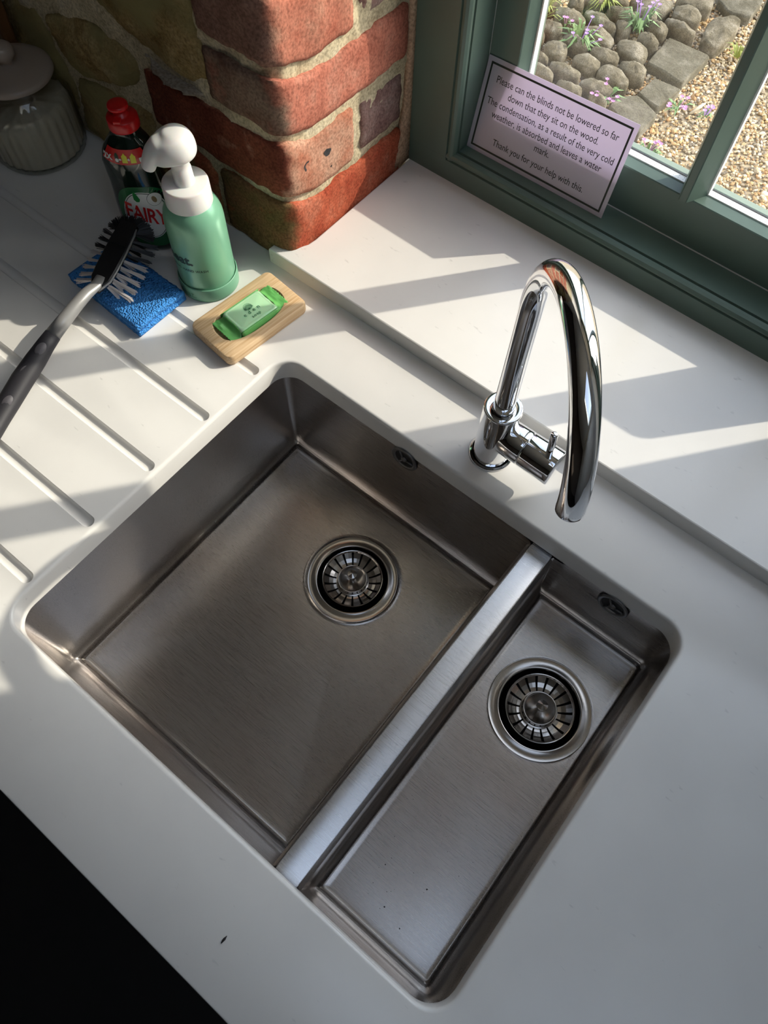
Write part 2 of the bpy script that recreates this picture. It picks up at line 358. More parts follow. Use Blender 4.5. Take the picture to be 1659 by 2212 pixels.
def rough_block(name, x0, x1, y0, y1, z0, z1, m, parent=wall_back, r=0.0045, corner=None, amp=0.0022, seed=0.0, cell=0.0075, warp=True):
    nx, ny, nz = [max(2, int(round(d / cell))) for d in (x1 - x0, y1 - y0, z1 - z0)]
    bm = bmesh.new(); idx = {}
    def vert(i, j, k):
        key = (i, j, k)
        if key not in idx:
            p = Vector((x0 + (x1 - x0) * i / nx, y0 + (y1 - y0) * j / ny, z0 + (z1 - z0) * k / nz))
            if corner:                                     # big rounded quoin corner at +x, -y
                R = corner; cx, cy = x1 - R, y0 + R
                if p.x > cx and p.y < cy:
                    d = Vector((p.x - cx, p.y - cy)); q = max(abs(d.x), abs(d.y))
                    if d.length > 1e-6:
                        d2 = d.normalized() * q; p.x, p.y = cx + d2.x, cy + d2.y
            c = Vector((min(max(p.x, x0 + r), x1 - r), min(max(p.y, y0 + r), y1 - r), min(max(p.z, z0 + r), z1 - r)))
            d = p - c
            if d.length > r: p = c + d.normalized() * r
            idx[key] = bm.verts.new(p)
        return idx[key]
    def face(a): 
        try: bm.faces.new([vert(*q) for q in a])
        except ValueError: pass
    for i in range(nx):
        for j in range(ny):
            face([(i, j, 0), (i, j + 1, 0), (i + 1, j + 1, 0), (i + 1, j, 0)]); face([(i, j, nz), (i + 1, j, nz), (i + 1, j + 1, nz), (i, j + 1, nz)])
    for i in range(nx):
        for k in range(nz):
            face([(i, 0, k), (i + 1, 0, k), (i + 1, 0, k + 1), (i, 0, k + 1)]); face([(i, ny, k), (i, ny, k + 1), (i + 1, ny, k + 1), (i + 1, ny, k)])
    for j in range(ny):
        for k in range(nz):
            face([(0, j, k), (0, j, k + 1), (0, j + 1, k + 1), (0, j + 1, k)]); face([(nx, j, k), (nx, j + 1, k), (nx, j + 1, k + 1), (nx, j, k + 1)])
    bm.normal_update()
    nn = [(v, v.normal.copy()) for v in bm.verts]
    for v, n_ in nn:
        q = v.co + Vector((seed, seed * 1.3, seed * .7))
        d = fbm(q, 24, 3) * amp + fbm(q, 110, 3) * amp * .35
        pit = mnoise.noise(q * 60); d -= max(0, pit - .35) * amp * 2.0
        v.co += n_ * d
        if warp: v.co.z = zwarp(v.co)
    return obj(name, bm, M[m], parent)

# (x0, x1) front extent, (y0, y1) depth, z range, material, quoin corner radius
YB = 0.108; XB = -0.081
rough_block('brick', -0.192, XB, YB, 0.325, 0.002, 0.094, 'quoin_red', corner=.026, seed=1.2, amp=.0030)
rough_block('brick', -0.300, -0.204, YB, 0.20, 0.002, 0.092, 'brick_moss', seed=3.2, amp=.0030)
BR_ = {}; BR_['mark'] = rough_block('brick', -0.296, XB, YB, 0.232, 0.105, 0.174, 'quoin_beige', corner=.020, seed=5.1, amp=.0026)
rough_block('brick', -0.16, XB - .003, 0.247, 0.326, 0.106, 0.168, 'brick_purple', seed=6.4, amp=.003)
rough_block('brick', -0.183, XB, YB, 0.329, 0.186, 0.248, 'quoin_pink', corner=.020, seed=8.8, amp=.0028)
rough_block('brick', -0.183, XB, YB - .002, 0.235, 0.262, 0.327, 'quoin_rose', corner=.022, seed=10.4, amp=.003)
BR_['paint'] = rough_block('brick', -0.16, XB - .004, 0.248, 0.327, 0.260, 0.322, 'brick_purple', seed=12.1, amp=.0035)
rough_block('brick', -0.290, XB, YB, 0.215, 0.340, 0.405, 'quoin_pink', corner=.020, seed=14.2, amp=.003)
rough_block('brick', -0.16, XB, 0.232, 0.327, 0.340, 0.405, 'brick_red', seed=15.7, amp=.003)
rough_block('brick', -0.183, XB, YB, 0.327, 0.418, 0.483, 'quoin_rose', corner=.020, seed=17.7, amp=.003)

def chaikin(p, it=2):
    for _ in range(it):
        q = []
        for i in range(len(p)):
            a, c = p[i], p[(i + 1) % len(p)]
            q += [(a[0] * .78 + c[0] * .22, a[1] * .78 + c[1] * .22), (a[0] * .22 + c[0] * .78, a[1] * .22 + c[1] * .78)]
        p = q
    return p

def slab_stone(name, poly, f3, m, parent, depth, bulge, amp, seed, rings=(1, .985, .94, .86, .74, .58, .38, .18), n=56, chk=2, base=None, grow=1):
    """a stone with an outline in its wall or ground plane, sides of real depth and a worn, uneven face"""
    if grow != 1:
        gx_ = sum(q[0] for q in poly) / len(poly); gy_ = sum(q[1] for q in poly) / len(poly)
        poly = [(gx_ + (x - gx_) * grow, gy_ + (y - gy_) * grow) for x, y in poly]
    p = chaikin(poly, chk)
    # resample outline evenly
    P_ = np.array(p + [p[0]]); s = np.r_[0, np.cumsum(np.hypot(*np.diff(P_, axis=0).T))]
    t = np.linspace(0, s[-1], n, endpoint=False); P_ = np.c_[np.interp(t, s, P_[:, 0]), np.interp(t, s, P_[:, 1])]
    c = P_.mean(0); L = []; size = s[-1] / 4
    L.append([f3(x, y, -depth) for x, y in P_])
    prof = {1: -.35, .985: -.10, .94: 0.0}
    for r in rings:
        l = []
        for x, y in c + (P_ - c) * r:
            h = bulge * (1 - r ** 2) if r < .94 else prof.get(r, 0) * min(depth, .02)
            q = Vector((x + seed, y, seed * .37))
            h += amp * mnoise.fractal(q * (2.2 / size), .8, 2.1, 3) + amp * .5 * mnoise.fractal(q * (9 / size), .9, 2.1, 3)
            l.append(f3(x, y, h))
        L.append(l)
    mb = MB().loops(L, True, False, False); k = len(mb.v)
    mb.v.append(f3(c[0], c[1], bulge + amp * mnoise.fractal(Vector((c[0] + seed, c[1], seed * .37)) * (2.2 / size), .8, 2.1, 3)))
    b0 = len(L) - 1
    for j in range(n): mb.f.append((b0 * n + j, b0 * n + (j + 1) % n, k))
    return obj(name, mb.bm(), M[m], parent)

wf = lambda x, z, h: (x, 0.1125 - h, z)
stones = [
    ([(-.405, .330), (-.187, .335), (-.188, .255), (-.187, .192), (-.242, .190), (-.274, .198), (-.326, .211), (-.405, .236)], .010, 'stone'),
    ([(-.478, .158), (-.43, .176), (-.399, .186), (-.356, .184), (-.318, .173), (-.318, .150), (-.338, .130), (-.378, .114), (-.441, .103), (-.465, .128)], .010, 'stone'),
    ([(-.455, .088), (-.400, .100), (-.350, .104), (-.312, .100), (-.308, .004), (-.468, .004)], .006, 'stone'),
    ([(-.545, .155), (-.492, .152), (-.480, .105), (-.468, .080), (-.482, .004), (-.62, .004), (-.63, .12)], .008, 'stone'),
    ([(-.66, .34), (-.425, .345), (-.425, .245), (-.47, .215), (-.56, .185), (-.66, .19)], .012, 'stone'),
    ([(-.80, .17), (-.64, .17), (-.64, .005), (-.80, .005)], .010, 'stone'),
    ([(-.262, .184), (-.196, .186), (-.196, .178), (-.250, .178), (-.285, .186), (-.292, .194)], .010, 'slate'),
    ([(-.292, .42), (-.44, .44), (-.45, .36), (-.30, .35)], .010, 'stone'),
]
for i, (pl, bl, m) in enumerate(stones):
    slab_stone('stone', pl, wf, m, wall_back, .014, grow=1.07 if m == 'stone' else 1.0, bulge=bl + .003, amp=.0062, seed=i * 3.7 + 1, chk=1, n=84, rings=(1, .985, .95, .88, .80, .70, .58, .46, .34, .22, .10))

from mathutils.bvhtree import BVHTree
def smear(name, brick, polys_, m):
    bv = BVHTree.FromObject(brick, bpy.context.evaluated_depsgraph_get()); mb = MB()
    for pl in polys_:
        n = len(pl); c = (sum(p[0] for p in pl) / n, sum(p[1] for p in pl) / n); L = []
        for k in (1, .66, .33, .02):
            l = []
            for y, z in pl:
                y, z = c[0] + (y - c[0]) * k, c[1] + (z - c[1]) * k
                hit = bv.ray_cast(Vector((.05, y, z)), Vector((-1, 0, 0)))[0]
                l.append(((hit.x if hit else -.082) + .0004, y, z))
            L.append(l)
        mb.loops(L)
    return obj(name, mb.bm(), m, wall_back)
bpy.context.view_layer.update()
ink_m = mat('soot_mark', (.03, .028, .03), .9)
arc_ = [(.147 + .006 * math.cos(t), .131 + .006 * math.sin(t)) for t in np.linspace(.9, 3.9, 12)]; arc2 = [(.147 + .0035 * math.cos(t), .131 + .0035 * math.sin(t)) for t in np.linspace(3.9, .9, 12)]
smear('soot_mark', BR_['mark'], [arc_[i:i + 2] + arc2[10 - i:12 - i] for i in range(11)] + [[(.1825 + .0055 * math.cos(t) * (1 + .2 * math.sin(3 * t)), .127 + .0045 * math.sin(t)) for t in np.linspace(0, 2 * PI, 16, endpoint=False)], [(.188 + .0014 * math.cos(t), .105 + .002 * math.sin(t)) for t in np.linspace(0, 2 * PI, 8, endpoint=False)]], ink_m)
smear('paint_smear', BR_['paint'], [chaikin([(.306, .315), (.322, .318), (.3235, .29), (.322, .263), (.314, .27), (.309, .285), (.302, .292)])], mat('green_paint_smear', (.02, .07, .035), .7))

# mortar skin: front face, round the quoin, along the reveal
def mortar_sheet():
    path = []; R = .024; x = -0.95
    while x < -0.086 - R: path.append((x, 0.1135 + (.0015 if x < -.30 else 0))); x += .008
    for k in range(9):
        a = -PI / 2 + PI / 2 * k / 8; path.append((-0.0865 - R + R * math.cos(a), 0.1135 + R + R * math.sin(a)))
    y = 0.1135 + R + .008
    while y < 0.346: path.append((-0.0865, y)); y += .008
    nz = 84; v = []; f = []; n = len(path)
    for k in range(nz + 1):
        z = 0.62 * k / nz
        for i, (x, y) in enumerate(path):
            a = path[max(i - 1, 0)]; c = path[min(i + 1, n - 1)]; t = Vector((c[0] - a[0], c[1] - a[1])).normalized()
            nx, ny = t.y, -t.x
            d = .0030 * fbm((x, y, z), 30, 3) + .0016 * fbm((x, y, z), 120, 2)
            v.append((x + nx * d, y + ny * d, z))
    for k in range(nz):
        for i in range(n - 1): f.append((k * n + i, k * n + i + 1, (k + 1) * n + i + 1, (k + 1) * n + i))
    return pydata('mortar', v, f)
obj('mortar', mortar_sheet(), M['mortar'], wall_back)
# crumbly plaster fillet between brickwork and window frame
mb = MB(); L = []
for k in range(40):
    z = .022 + .45 * k / 39; w = .004 + .004 * max(0, mnoise.noise(Vector((0, z * 30, 2)))) + (.020 * max(0, 1 - (z - .022) / .085))
    L.append([(-0.0875, .342, z), (-0.0795, .342, z), (-0.0795 + .001 * mnoise.noise(Vector((3, z * 60, 0))), .338 - w * .5, z), (-0.081, .337 - w, z), (-0.0875, .336 - w, z)])
obj('plaster_fillet', mb.loops(L, True, True, True).bm(), M['mortar_pink'], wall_back)

# ------------------------------------------------------------------ window
win = empty('window_1', (0.4, YF, SILL), kind='structure', label='sage green painted wooden window with three panes')
def wpart(name, me, m='paint', parent=win, smooth=False, **k):
    o = obj(name, me, M[m], parent, smooth, **k); o.matrix_parent_inverse = Matrix.Translation((-0.4, -YF, -SILL)) if parent is win else Matrix.Identity(4); return o
mir = lambda x: 0.8 - x
ZT = 1.35
ZG = ZT - .094
YS = 0.396                                            # sash face
# outer frame: sill board and stiles, each with a quirk and a bead
def rail_profile(flip):                                # (y, z) section of the bottom frame member
    return [(.40, SILL), (YF, SILL), (YF, .0506), (.3440, .0512), (.3440, .0530), (YF + .0006, .0536), (.3412, .0562), (.3432, .0592), (.3470, .0606), (.3508, .0606), (.3512, .0578), (.3538, .0578), (.3542, .0611), (.40, .0612)]
pr = rail_profile(0); n_ = len(pr)
mb = MB()
mb.loops([[(WX0, y, z) for y, z in pr], [(WX1, y, z) for y, z in pr]], True, True, True)
wpart('frame_sill_board', mb.bm())
for s in (0, 1):
    # stile section in (x, y): same moulding turned upright
    sec = [(WX0, .40), (WX0, YF), (-.0210, YF), (-.0204, .3440), (-.0186, .3440), (-.0180, YF + .0006), (-.0150, .3412), (-.0118, .3432), (-.0100, .3470), (-.0100, .3508), (-.0128, .3512), (-.0128, .3538), (-.0096, .3542), (-.0096, .40)]
    L = [[((x if s == 0 else mir(x)), y, z) for x, y in sec] for z in (SILL + .030 - .0005, ZT)]
    wpart('frame_stile', MB().loops(L, True, True, True).bm())
wpart('frame_head', bbox(WX0, WX1, YF, .40, ZT - .05, ZT, .002, 1))
# mitre blocks at the bottom corners
for s in (0, 1):
    x0, x1 = (WX0, -.0205) if s == 0 else (mir(-.0205), WX1)
    wpart('frame_corner', MB().box(x0, x1, YF - .0001, .352, SILL, .0535).mesh())
# sash
wpart('sash_bottom_rail', MB().loops([[(x, y, z) for y, z in [(.428, .0625), (YS, .0625), (YS, .1195), (YS + .0012, .1205), (YG, .1225), (.4225, .1235), (.428, .1235)]] for x in (-.0098, mir(-.0098))], True, True, True).bm())
for s in (0, 1):
    sec = [(-.0098, .428), (-.0098, YS), (.0300, YS), (.0310, YS + .0012), (.0375, YG), (.0385, .4225), (.0385, .428)]
    wpart('sash_stile', MB().loops([[((x if s == 0 else mir(x)), y, z) for x, y in sec] for z in (.1190, ZT - .05)], True, True, True).bm())
wpart('sash_top_rail', bbox(-.0098, mir(-.0098), YS, .428, ZT - .095, ZT - .05, .002, 1))
for i, x in enumerate((.2766, .5266)):
    d = x - .2766
    sec = [(.2622, YG), (.2686, .3890), (.2700, .3880), (.2775, .3880), (.2788, .3890), (.2910, YG), (.2910, .4225), (.2895, .436), (.2830, .440), (.2690, .440), (.2622, .434)]
    wpart('glazing_bar', MB().loops([[(a + d, y, z) for a, y in sec] for z in (.1200, ZG)], True, True, True).bm())
edges = [.0380, .2622, .2910, .5122, .5410, mir(.0380)]
for i in range(3):
    a, c = edges[2 * i] - .001, edges[2 * i + 1] + .001
    wpart('glass_pane', MB().box(a, c, YG + .0006, YG + .0010, .1215, ZG).mesh(), 'glass')
    # perforated white spacer bar between the panes, along the bottom and up the side
    wpart('spacer_bar', MB().box(a + .001, c - .001, YG + .0016, YG + .0110, .1225, .1240).mesh(), 'spacer')
    mb = MB(); q = a + .004
    while q < c - .004:
        for r_ in (0, 1): mb.box(q, q + .0007, YG + .0040 + r_ * .004, YG + .0048 + r_ * .004, .1239, .12405)
        q += .0062
    o = wpart('spacer_holes', mb.mesh(), 'dark_grey'); o['kind'] = 'stuff'
    wpart('spacer_bar', MB().box(a + .001, a + .003, YG + .0016, YG + .0110, .1240, ZG - .002).mesh(), 'spacer')
    wpart('glazing_bead', MB().box(a, c, YG + .0110, YG + .0128, .1225, .1248).mesh(), 'rubber')
    wpart('outer_ledge', MB().loops([[(x, y, z) for y, z in [(YG + .0128, .112), (YG + .0128, .1246), (YG + .0140, .1250), (YG + .030, .1190), (YG + .030, .112)]] for x in (a, c)], True, True, True).bm())
wpart('gasket', MB().box(-.0090, mir(-.0090), YS - .0008, YS + .0006, .0613, .0626).mesh(), 'gasket')
for s in (0, 1):
    x0 = -.0106 if s == 0 else mir(-.0106) - .0012
    wpart('gasket', MB().box(x0, x0 + .0012, YS - .0010, YS + .0006, .0612, ZT - .05).mesh(), 'gasket')
wpart('outer_sill', MB().box(-.05, .75, .456, .56, -.03, .012).mesh())
# exterior part of the frame that carries the sash
wpart('frame_back', MB().box(WX0, WX1, .401, .455, SILL, .062).mesh())
for s in (0, 1):
    x0, x1 = (WX0, -.010) if s == 0 else (mir(-.010), WX1)
    wpart('frame_back', MB().box(x0, x1, .401, .455, .062, ZT).mesh())

# ------------------------------------------------------------------ windowsill
poly = [(-.113, .0987), (.925, .0987), (.925, .1120), (WX1 - .0005, .1120), (WX1 - .0005, YF + .010), (-.0785, YF + .010), (-.0785, .1480), (-.0800, .1360), (-.0850, .1260), (-.0930, .1195), (-.1010, .1172), (-.1090, .1150), (-.1125, .1130)]
def inset(p, d):
    out = []; n = len(p)
    for i in range(n):
        a, b_, c = Vector(p[i - 1]), Vector(p[i]), Vector(p[(i + 1) % n])
        n1 = Vector(((b_ - a).y, -(b_ - a).x)).normalized(); n2 = Vector(((c - b_).y, -(c - b_).x)).normalized()
        m_ = n1 + n2; m_ = m_ / max(m_.length_squared / 2, .4)
        out.append((b_.x - m_.x * d, b_.y - m_.y * d))
    return out
mb = MB()
L = [[(x, y, z) for x, y in inset(poly, d)] for d, z in ((0, .0002), (0, SILL - .0018), (.0005, SILL - .0006), (.0018, SILL))]
mb.loops(L, True, True, False)
bm = mb.bm()
top = [e for e in bm.edges if len(e.link_faces) == 1]
bmesh.ops.triangle_fill(bm, edges=top, use_beauty=True); bmesh.ops.recalc_face_normals(bm, faces=bm.faces)
obj('windowsill', bm, M['quartz'], None, False, label='off-white quartz windowsill slab in front of the green window', cat='windowsill')

# ------------------------------------------------------------------ worktop with sink cut-out and drainer grooves
CX0, CX1, CY0, CY1 = 0.0, 0.549, -0.42, 0.0
TX0, TX1, TY0, TY1 = -1.35, 1.5, -0.5276, 0.1225
def cut(d): return rrect(CX0 - d, CX1 + d, CY0 - d, CY1 + d, .027 + d, 10, 14)
mb = MB()
hole = [[(x, y, z) for x, y in cut(d)] for d, z in ((0, -.030), (0, -.0042), (.0008, -.0018), (.0020, -.0006), (.0042, 0))]
mb.loops(hole)
def rect(i): return [(TX0, TY0 + i), (TX1, TY0 + i), (TX1, TY1), (TX0, TY1)]
out = [[(x, y, z) for x, y in rect(i)] for i, z in ((.0025, 0), (.0008, -.0008), (0, -.0025), (0, -.030))]
mb.loops(out)
bm = mb.bm()
for zz in (0, -.030):
    es = [e for e in bm.edges if len(e.link_faces) == 1 and all(abs(v.co.z - zz) < 1e-6 for v in e.verts)]
    bmesh.ops.triangle_fill(bm, edges=es, use_beauty=True)
bmesh.ops.recalc_face_normals(bm, faces=bm.faces)
wt = obj('worktop', bm, M['quartz'], None, False, label='off-white quartz worktop with draining grooves left of the sink cut-out', cat='worktop')
cutters = []
for gy in (-.0405, -.1235, -.2085, -.2960, -.3780):
    n = 28; L = []; r = .0070; xa, xb = -.62, -.0125
    prof = [(xa, .0005)] + [(xa + .002, r)]
    ring = [(xa, .3)] + [(xa + .001, 1)] + [(xb + r * math.sin(t), math.cos(t)) for t in np.linspace(0, PI / 2 * .96, 8)]
    for x, k in ring: L.append([(x, gy + r * k * math.cos(2 * PI * j / n), .0018 + (x + .62) * -.0008 + r * k * math.sin(2 * PI * j / n)) for j in range(n)])
    cb = MB().loops(L, True, True, True).bm()
    c = obj('groove_cutter', cb); cutters.append(c)
    md = wt.modifiers.new('groove', 'BOOLEAN'); md.operation = 'DIFFERENCE'; md.solver = 'EXACT'; md.object = c
dg = bpy.context.evaluated_depsgraph_get(); dg.update()
nm = bpy.data.meshes.new_from_object(wt.evaluated_get(dg)); wt.modifiers.clear(); wt.data = nm
for c in cutters: bpy.data.objects.remove(c)
bm = bmesh.new(); bm.from_mesh(nm)
bmesh.ops.remove_doubles(bm, verts=bm.verts, dist=1e-6); bm.to_mesh(nm); bm.free()
try:
    nm.polygons.foreach_set('use_smooth', [True] * len(nm.polygons)); nm.set_sharp_from_angle(angle=math.radians(38))
except Exception: pass

# base cabinets under the worktop
cabs = empty('base_cabinet', (-.9, -.49, -.9), label='dark painted base cabinet run beneath the worktop edge', cat='cabinet')
def cpart(name, me): 
    o = obj(name, me, M['cabinet'], cabs, False); o.matrix_parent_inverse = Matrix.Translation((.9, .49, .9)); return o
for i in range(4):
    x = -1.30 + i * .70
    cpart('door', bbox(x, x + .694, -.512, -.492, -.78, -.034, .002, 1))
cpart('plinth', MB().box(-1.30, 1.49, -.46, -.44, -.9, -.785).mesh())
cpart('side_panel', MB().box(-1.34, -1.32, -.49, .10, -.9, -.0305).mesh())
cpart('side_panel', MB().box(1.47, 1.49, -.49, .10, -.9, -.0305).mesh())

# ------------------------------------------------------------------ sink
sink = empty('kitchen_sink', (.2745, -.21, -.18), label='undermounted brushed stainless steel sink with a large and a half bowl', cat='sink')
SI = Matrix.Translation((-.2745, .21, .18))
def spart(name, me, m='steel', smooth=True, parent=sink, **k):
    o = obj(name, me, M[m], parent, smooth, **k)
    if parent is sink: o.matrix_parent_inverse = SI
    return o
DR = 0.0640
def bowl(name, x0, x1, y0, y1, zf, dc):
    r4 = (.0035, .013, .013, .0035) if x0 < .1 else (.013, .0035, .0035, .013); n, m_ = 7, 34; L = []
    side = (lambda x: x > x1 - .0135) if x0 < .1 else (lambda x: x < x0 + .0135)
    def ring(i, z): L.append([(x, y, z) for x, y in rrect(x0 + i, x1 - i, y0 + i, y1 - i, [max(q - i * .75, .0022) for q in r4], n, m_)])
    ring(0, -.0308)
    L[0] = [(x, y, -.0345 if side(x) else -.0308) for x, y, z in L[0]]
    ring(.0004, -.05)
    R, dft = (.0175, .0075) if x0 < .1 else (.0145, .004)
    ring(dft * .65, zf + .06)
    for k in range(0, 7):
        a = PI / 2 * k / 6; ring(dft + R * (1 - math.cos(a)), zf + R * (1 - math.sin(a)))
    last = L[-1]; zd = zf - (.0045 if x0 < .1 else .0003); DR = min(.0640, (x1 - x0) / 2 - .0192)
    circ = []
    for x, y, z in last:
        a = math.atan2(y - dc[1], x - dc[0]); circ.append((dc[0] + DR * math.cos(a), dc[1] + DR * math.sin(a), zd))
    for t in (.02, .25, .5, .75, .94, 1):
        L.append([(a[0] + (b_[0] - a[0]) * t, a[1] + (b_[1] - a[1]) * t, a[2] + (b_[2] - a[2]) * t) for a, b_ in zip(last, circ)])
    L.append([(dc[0] + (x - dc[0]) * .86, dc[1] + (y - dc[1]) * .86, zd - .0004) for x, y, z in circ]); L.append([(dc[0] + (x - dc[0]) * .80, dc[1] + (y - dc[1]) * .80, zd - .004) for x, y, z in circ])
    mb = MB().loops(L); bm = mb.bm()
    for f in bm.faces:
        c = f.calc_center_median()
        if abs(f.normal.z) > .9 and c.z < -.05 and f.normal.z < 0: f.normal_flip()
    o = spart(name, bm); return zd
ZM = bowl('large_bowl', -.0004, .3640, -.4204, .0004, -.1735, (.2000, -.1170))
ZH = bowl('half_bowl', .3910, .5494, -.4204, .0004, -.1155, (.4755, -.1215))
# divider between the bowls, its top standing a little below the worktop
L = []
for x, z in ((.3600, -.045), (.3636, -.0375), (.3642, -.0352), (.3655, -.0340), (.3890, -.0340), (.3908, -.0348), (.3915, -.0375), (.3945, -.045)):
    L.append([(x, y, z) for y in np.linspace(-.4230, .0030, 20)])
dv = spart('divider', MB().loops(L, False).bm(), 'steel_top'); dv.data.set_sharp_from_angle(angle=math.radians(25))

def drain(c, z, label):
    mb = MB()   # flange: rim bead, flat, stepped throat
    mb.lathe([(.0584, -.0006), (.0582, .0005), (.0576, .0011), (.0570, .0009), (.0480, .0004), (.0472, .0009), (.0462, .0010), (.0450, .0003), (.0436, -.0030), (.0425, -.010), (.0398, -.017)], (c[0], c[1], z), 72)
    spart('drain_flange', mb.bm(), 'steel_polish')
    spart('drain_throat', MB().lathe([(.0396, -.0165), (.030, -.045), (.0005, -.046)], (c[0], c[1], z), 32).bm(), 'black')
    st = empty('sink_strainer', (c[0], c[1], z), .12, label=label, cat='strainer', group='basket strainers in the sink')
    # slotted basket ring
    NS = 18; ang = []
    for k in range(NS):
        a = 2 * PI * k / NS; ang += [(a, True), (a + .085, False), (a + .085 + (2 * PI / NS - .085) * .5, False)]
    rad = [(.0388, .0022, 0), (.0385, .0034, 0), (.0376, .0030, 0), (.0362, .0012, 0), (.0300, -.0030, 1), (.0250, -.0050, 1), (.0210, -.0055, 1), (.0196, -.0050, 0), (.0190, -.0030, 0)]
    mb = MB(); n = len(ang)
    for r, zz, s in rad: mb.v += [(r * math.cos(a), r * math.sin(a), zz) for a, _ in ang]
    for i in range(len(rad) - 1):
        for j in range(n):
            if ang[j][1] and 3 <= i <= 5: continue
            k = (j + 1) % n; mb.f.append((i * n + j, i * n + k, (i + 1) * n + k, (i + 1) * n + j))
    bm = mb.bm()
    ex = bmesh.ops.solidify(bm, geom=bm.faces[:], thickness=.0008)
    obj('basket', bm, M['steel_polish'], st, False)
    obj('basket_cup', MB().lathe([(.0352, -.002), (.034, -.012), (.0005, -.013)], (0, 0, 0), 32).bm(), M['black'], st)
    obj('centre_disc', MB().lathe([(.0190, -.0040), (.0192, .0010), (.0186, .0022), (.0176, .0022), (.0168, .0012), (.0160, -.0005), (.0005, -.0012)], (0, 0, 0), 48).bm(), M['steel_polish'], st)
    obj('knob', MB().lathe([(.0030, -.0012), (.0030, .0100), (.0062, .0120), (.0066, .0140), (.0064, .0160), (.0060, .0168), (.0001, .0198)], (0, 0, 0), 12).bm(), M['steel_polish'], st, False)
    return st
drain((.2000, -.1170), ZM, 'round slotted steel strainer in the drain of the large bowl')
drain((.4755, -.1215), ZH, 'round slotted steel strainer in the drain of the half bowl')

from mathutils.bvhtree import BVHTree as BV_
bpy.context.view_layer.update()
hb = [o for o in sink.children if o.name.startswith('half_bowl')][0]
bm = bmesh.new(); bm.from_mesh(hb.data); bv = BV_.FromBMesh(bm); bm.free()
mb = MB(); rs = random.Random(5)
for i in range(46):
    x, y = rs.uniform(.418, .525), rs.uniform(-.395, -.20)
    if i < 8: x, y = rs.uniform(.44, .50), rs.uniform(-.395, -.34)
    h = bv.ray_cast(Vector((x, y, -.06)), Vector((0, 0, -1)))[0]
    if h is None: continue
    q = rs.uniform(.0002, .0005) * (2.4 if i < 6 else 1); n_ = 7; k = rs.uniform(.6, 1)
    ring = [(x + q * math.cos(2 * PI * j / n_) * rs.uniform(.7, 1.2), y + q * k * math.sin(2 * PI * j / n_) * rs.uniform(.7, 1.2)) for j in range(n_)]
    mb.loops([[(a_, b_, h.z + .00002) for a_, b_ in ring], [(x + (a_ - x) * .7, y + (b_ - y) * .7, h.z + q * .5) for a_, b_ in ring]], True, True, True)
spart('specks', mb.bm(), 'black')['kind'] = 'stuff'

def overflow(cx, cz):
    y = -.0013
    f = lambda a, b_, h: (cx + a, y - h, cz + b_)
    ring = lambda r, h: [f(r * math.cos(2 * PI * j / 40), r * math.sin(2 * PI * j / 40), h) for j in range(40)]
    spart('overflow_ring', MB().loops([ring(.0185, 0), ring(.0183, .0012), ring(.0172, .0018), ring(.0136, .0012), ring(.0130, -.0004)]).bm(), 'grey_ring')
    spart('overflow_hole', MB().loops([ring(.0135, .00045), ring(.0005, .0005)]).bm(), 'black')
    mb = MB()
    for k in range(3):
        a = PI / 2 + .5 + k * 2 * PI / 3
        mb.tube([f(.003 * math.cos(a), .003 * math.sin(a), .0012), f(.0137 * math.cos(a), .0137 * math.sin(a), .0012)], .0012, 8)
    mb.loops([ring(.0042, .0006), ring(.0042, .0016), ring(.003, .0026), ring(.0005, .003)])
    spart('overflow_grille', mb.bm(), 'grey_ring')
overflow(.1860, -.0420); overflow(.4730, -.0440)

# ------------------------------------------------------------------ mixer tap
TBX, TBY = .2698, .0466
tap = empty('mixer_tap', (TBX, TBY, 0), label='polished chrome mixer tap with a tall curved spout behind the sink', cat='tap')
def tpart(name, mb, **k): return obj(name, mb.bm() if isinstance(mb, MB) else mb, M['chrome'], tap, **k)
tpart('base_flange', MB().lathe([(.0005, .0003), (.0248, .0003), (.0252, .0012), (.0248, .0026), (.0236, .0034), (.0225, .0045)], n=56))
tpart('body', MB().lathe([(.0205, .0030), (.0205, .0870), (.0204, .0884), (.0199, .0893), (.0190, .0896), (.0118, .0896), (.0112, .0888)], n=56))
tpart('valve_body', MB().lathe([(.006, -.002), (.0203, .012), (.0203, .0362), (.0200, .0370), (.0190, .0374)], (0, 0, .047), 48, 'x'))
tpart('handle_cap', MB().lathe([(.0190, .0374), (.0201, .0380), (.0204, .0388), (.0204, .0736), (.0201, .0746), (.0193, .0752), (.0002, .0754)], (0, 0, .047), 48, 'x'))
tpart('lever', MB().tube([(.064, -.004, .062), (.0625, -.0045, .085), (.0610, -.0050, .1050), (.0609, -.0050, .1066)], [.0040, .0039, .0039, .0030], 20))
th = math.radians(-48.73); R = .0993; z0 = .2389
pts = [(0, 0, .0885), (0, 0, .12), (0, 0, .18)]
for a in np.linspace(PI, .15, 44): pts.append((math.cos(th) * (R + R * math.cos(a)), math.sin(th) * (R + R * math.cos(a)), z0 + R * math.sin(a)))
ex, ey = math.cos(th) * 2 * R, math.sin(th) * 2 * R
tpart('spout', MB().tube(pts, .01085, 32, False, up=(math.sin(th), -math.cos(th), 0)))
e1, e2 = Vector(pts[-1]), Vector(pts[-2]); ed = (e1 - e2).normalized()
tpart('aerator', MB().tube([e1 - ed * .002, e1 + ed * .0022, e1 + ed * .0030, e1 + ed * .0028, e1 - ed * .001], [.01087, .01087, .0104, .0086, .0080], 32, False))
tpart('aerator_mesh', MB().tube([e1 - ed * .0012, e1 - ed * .0008], .0082, 24))

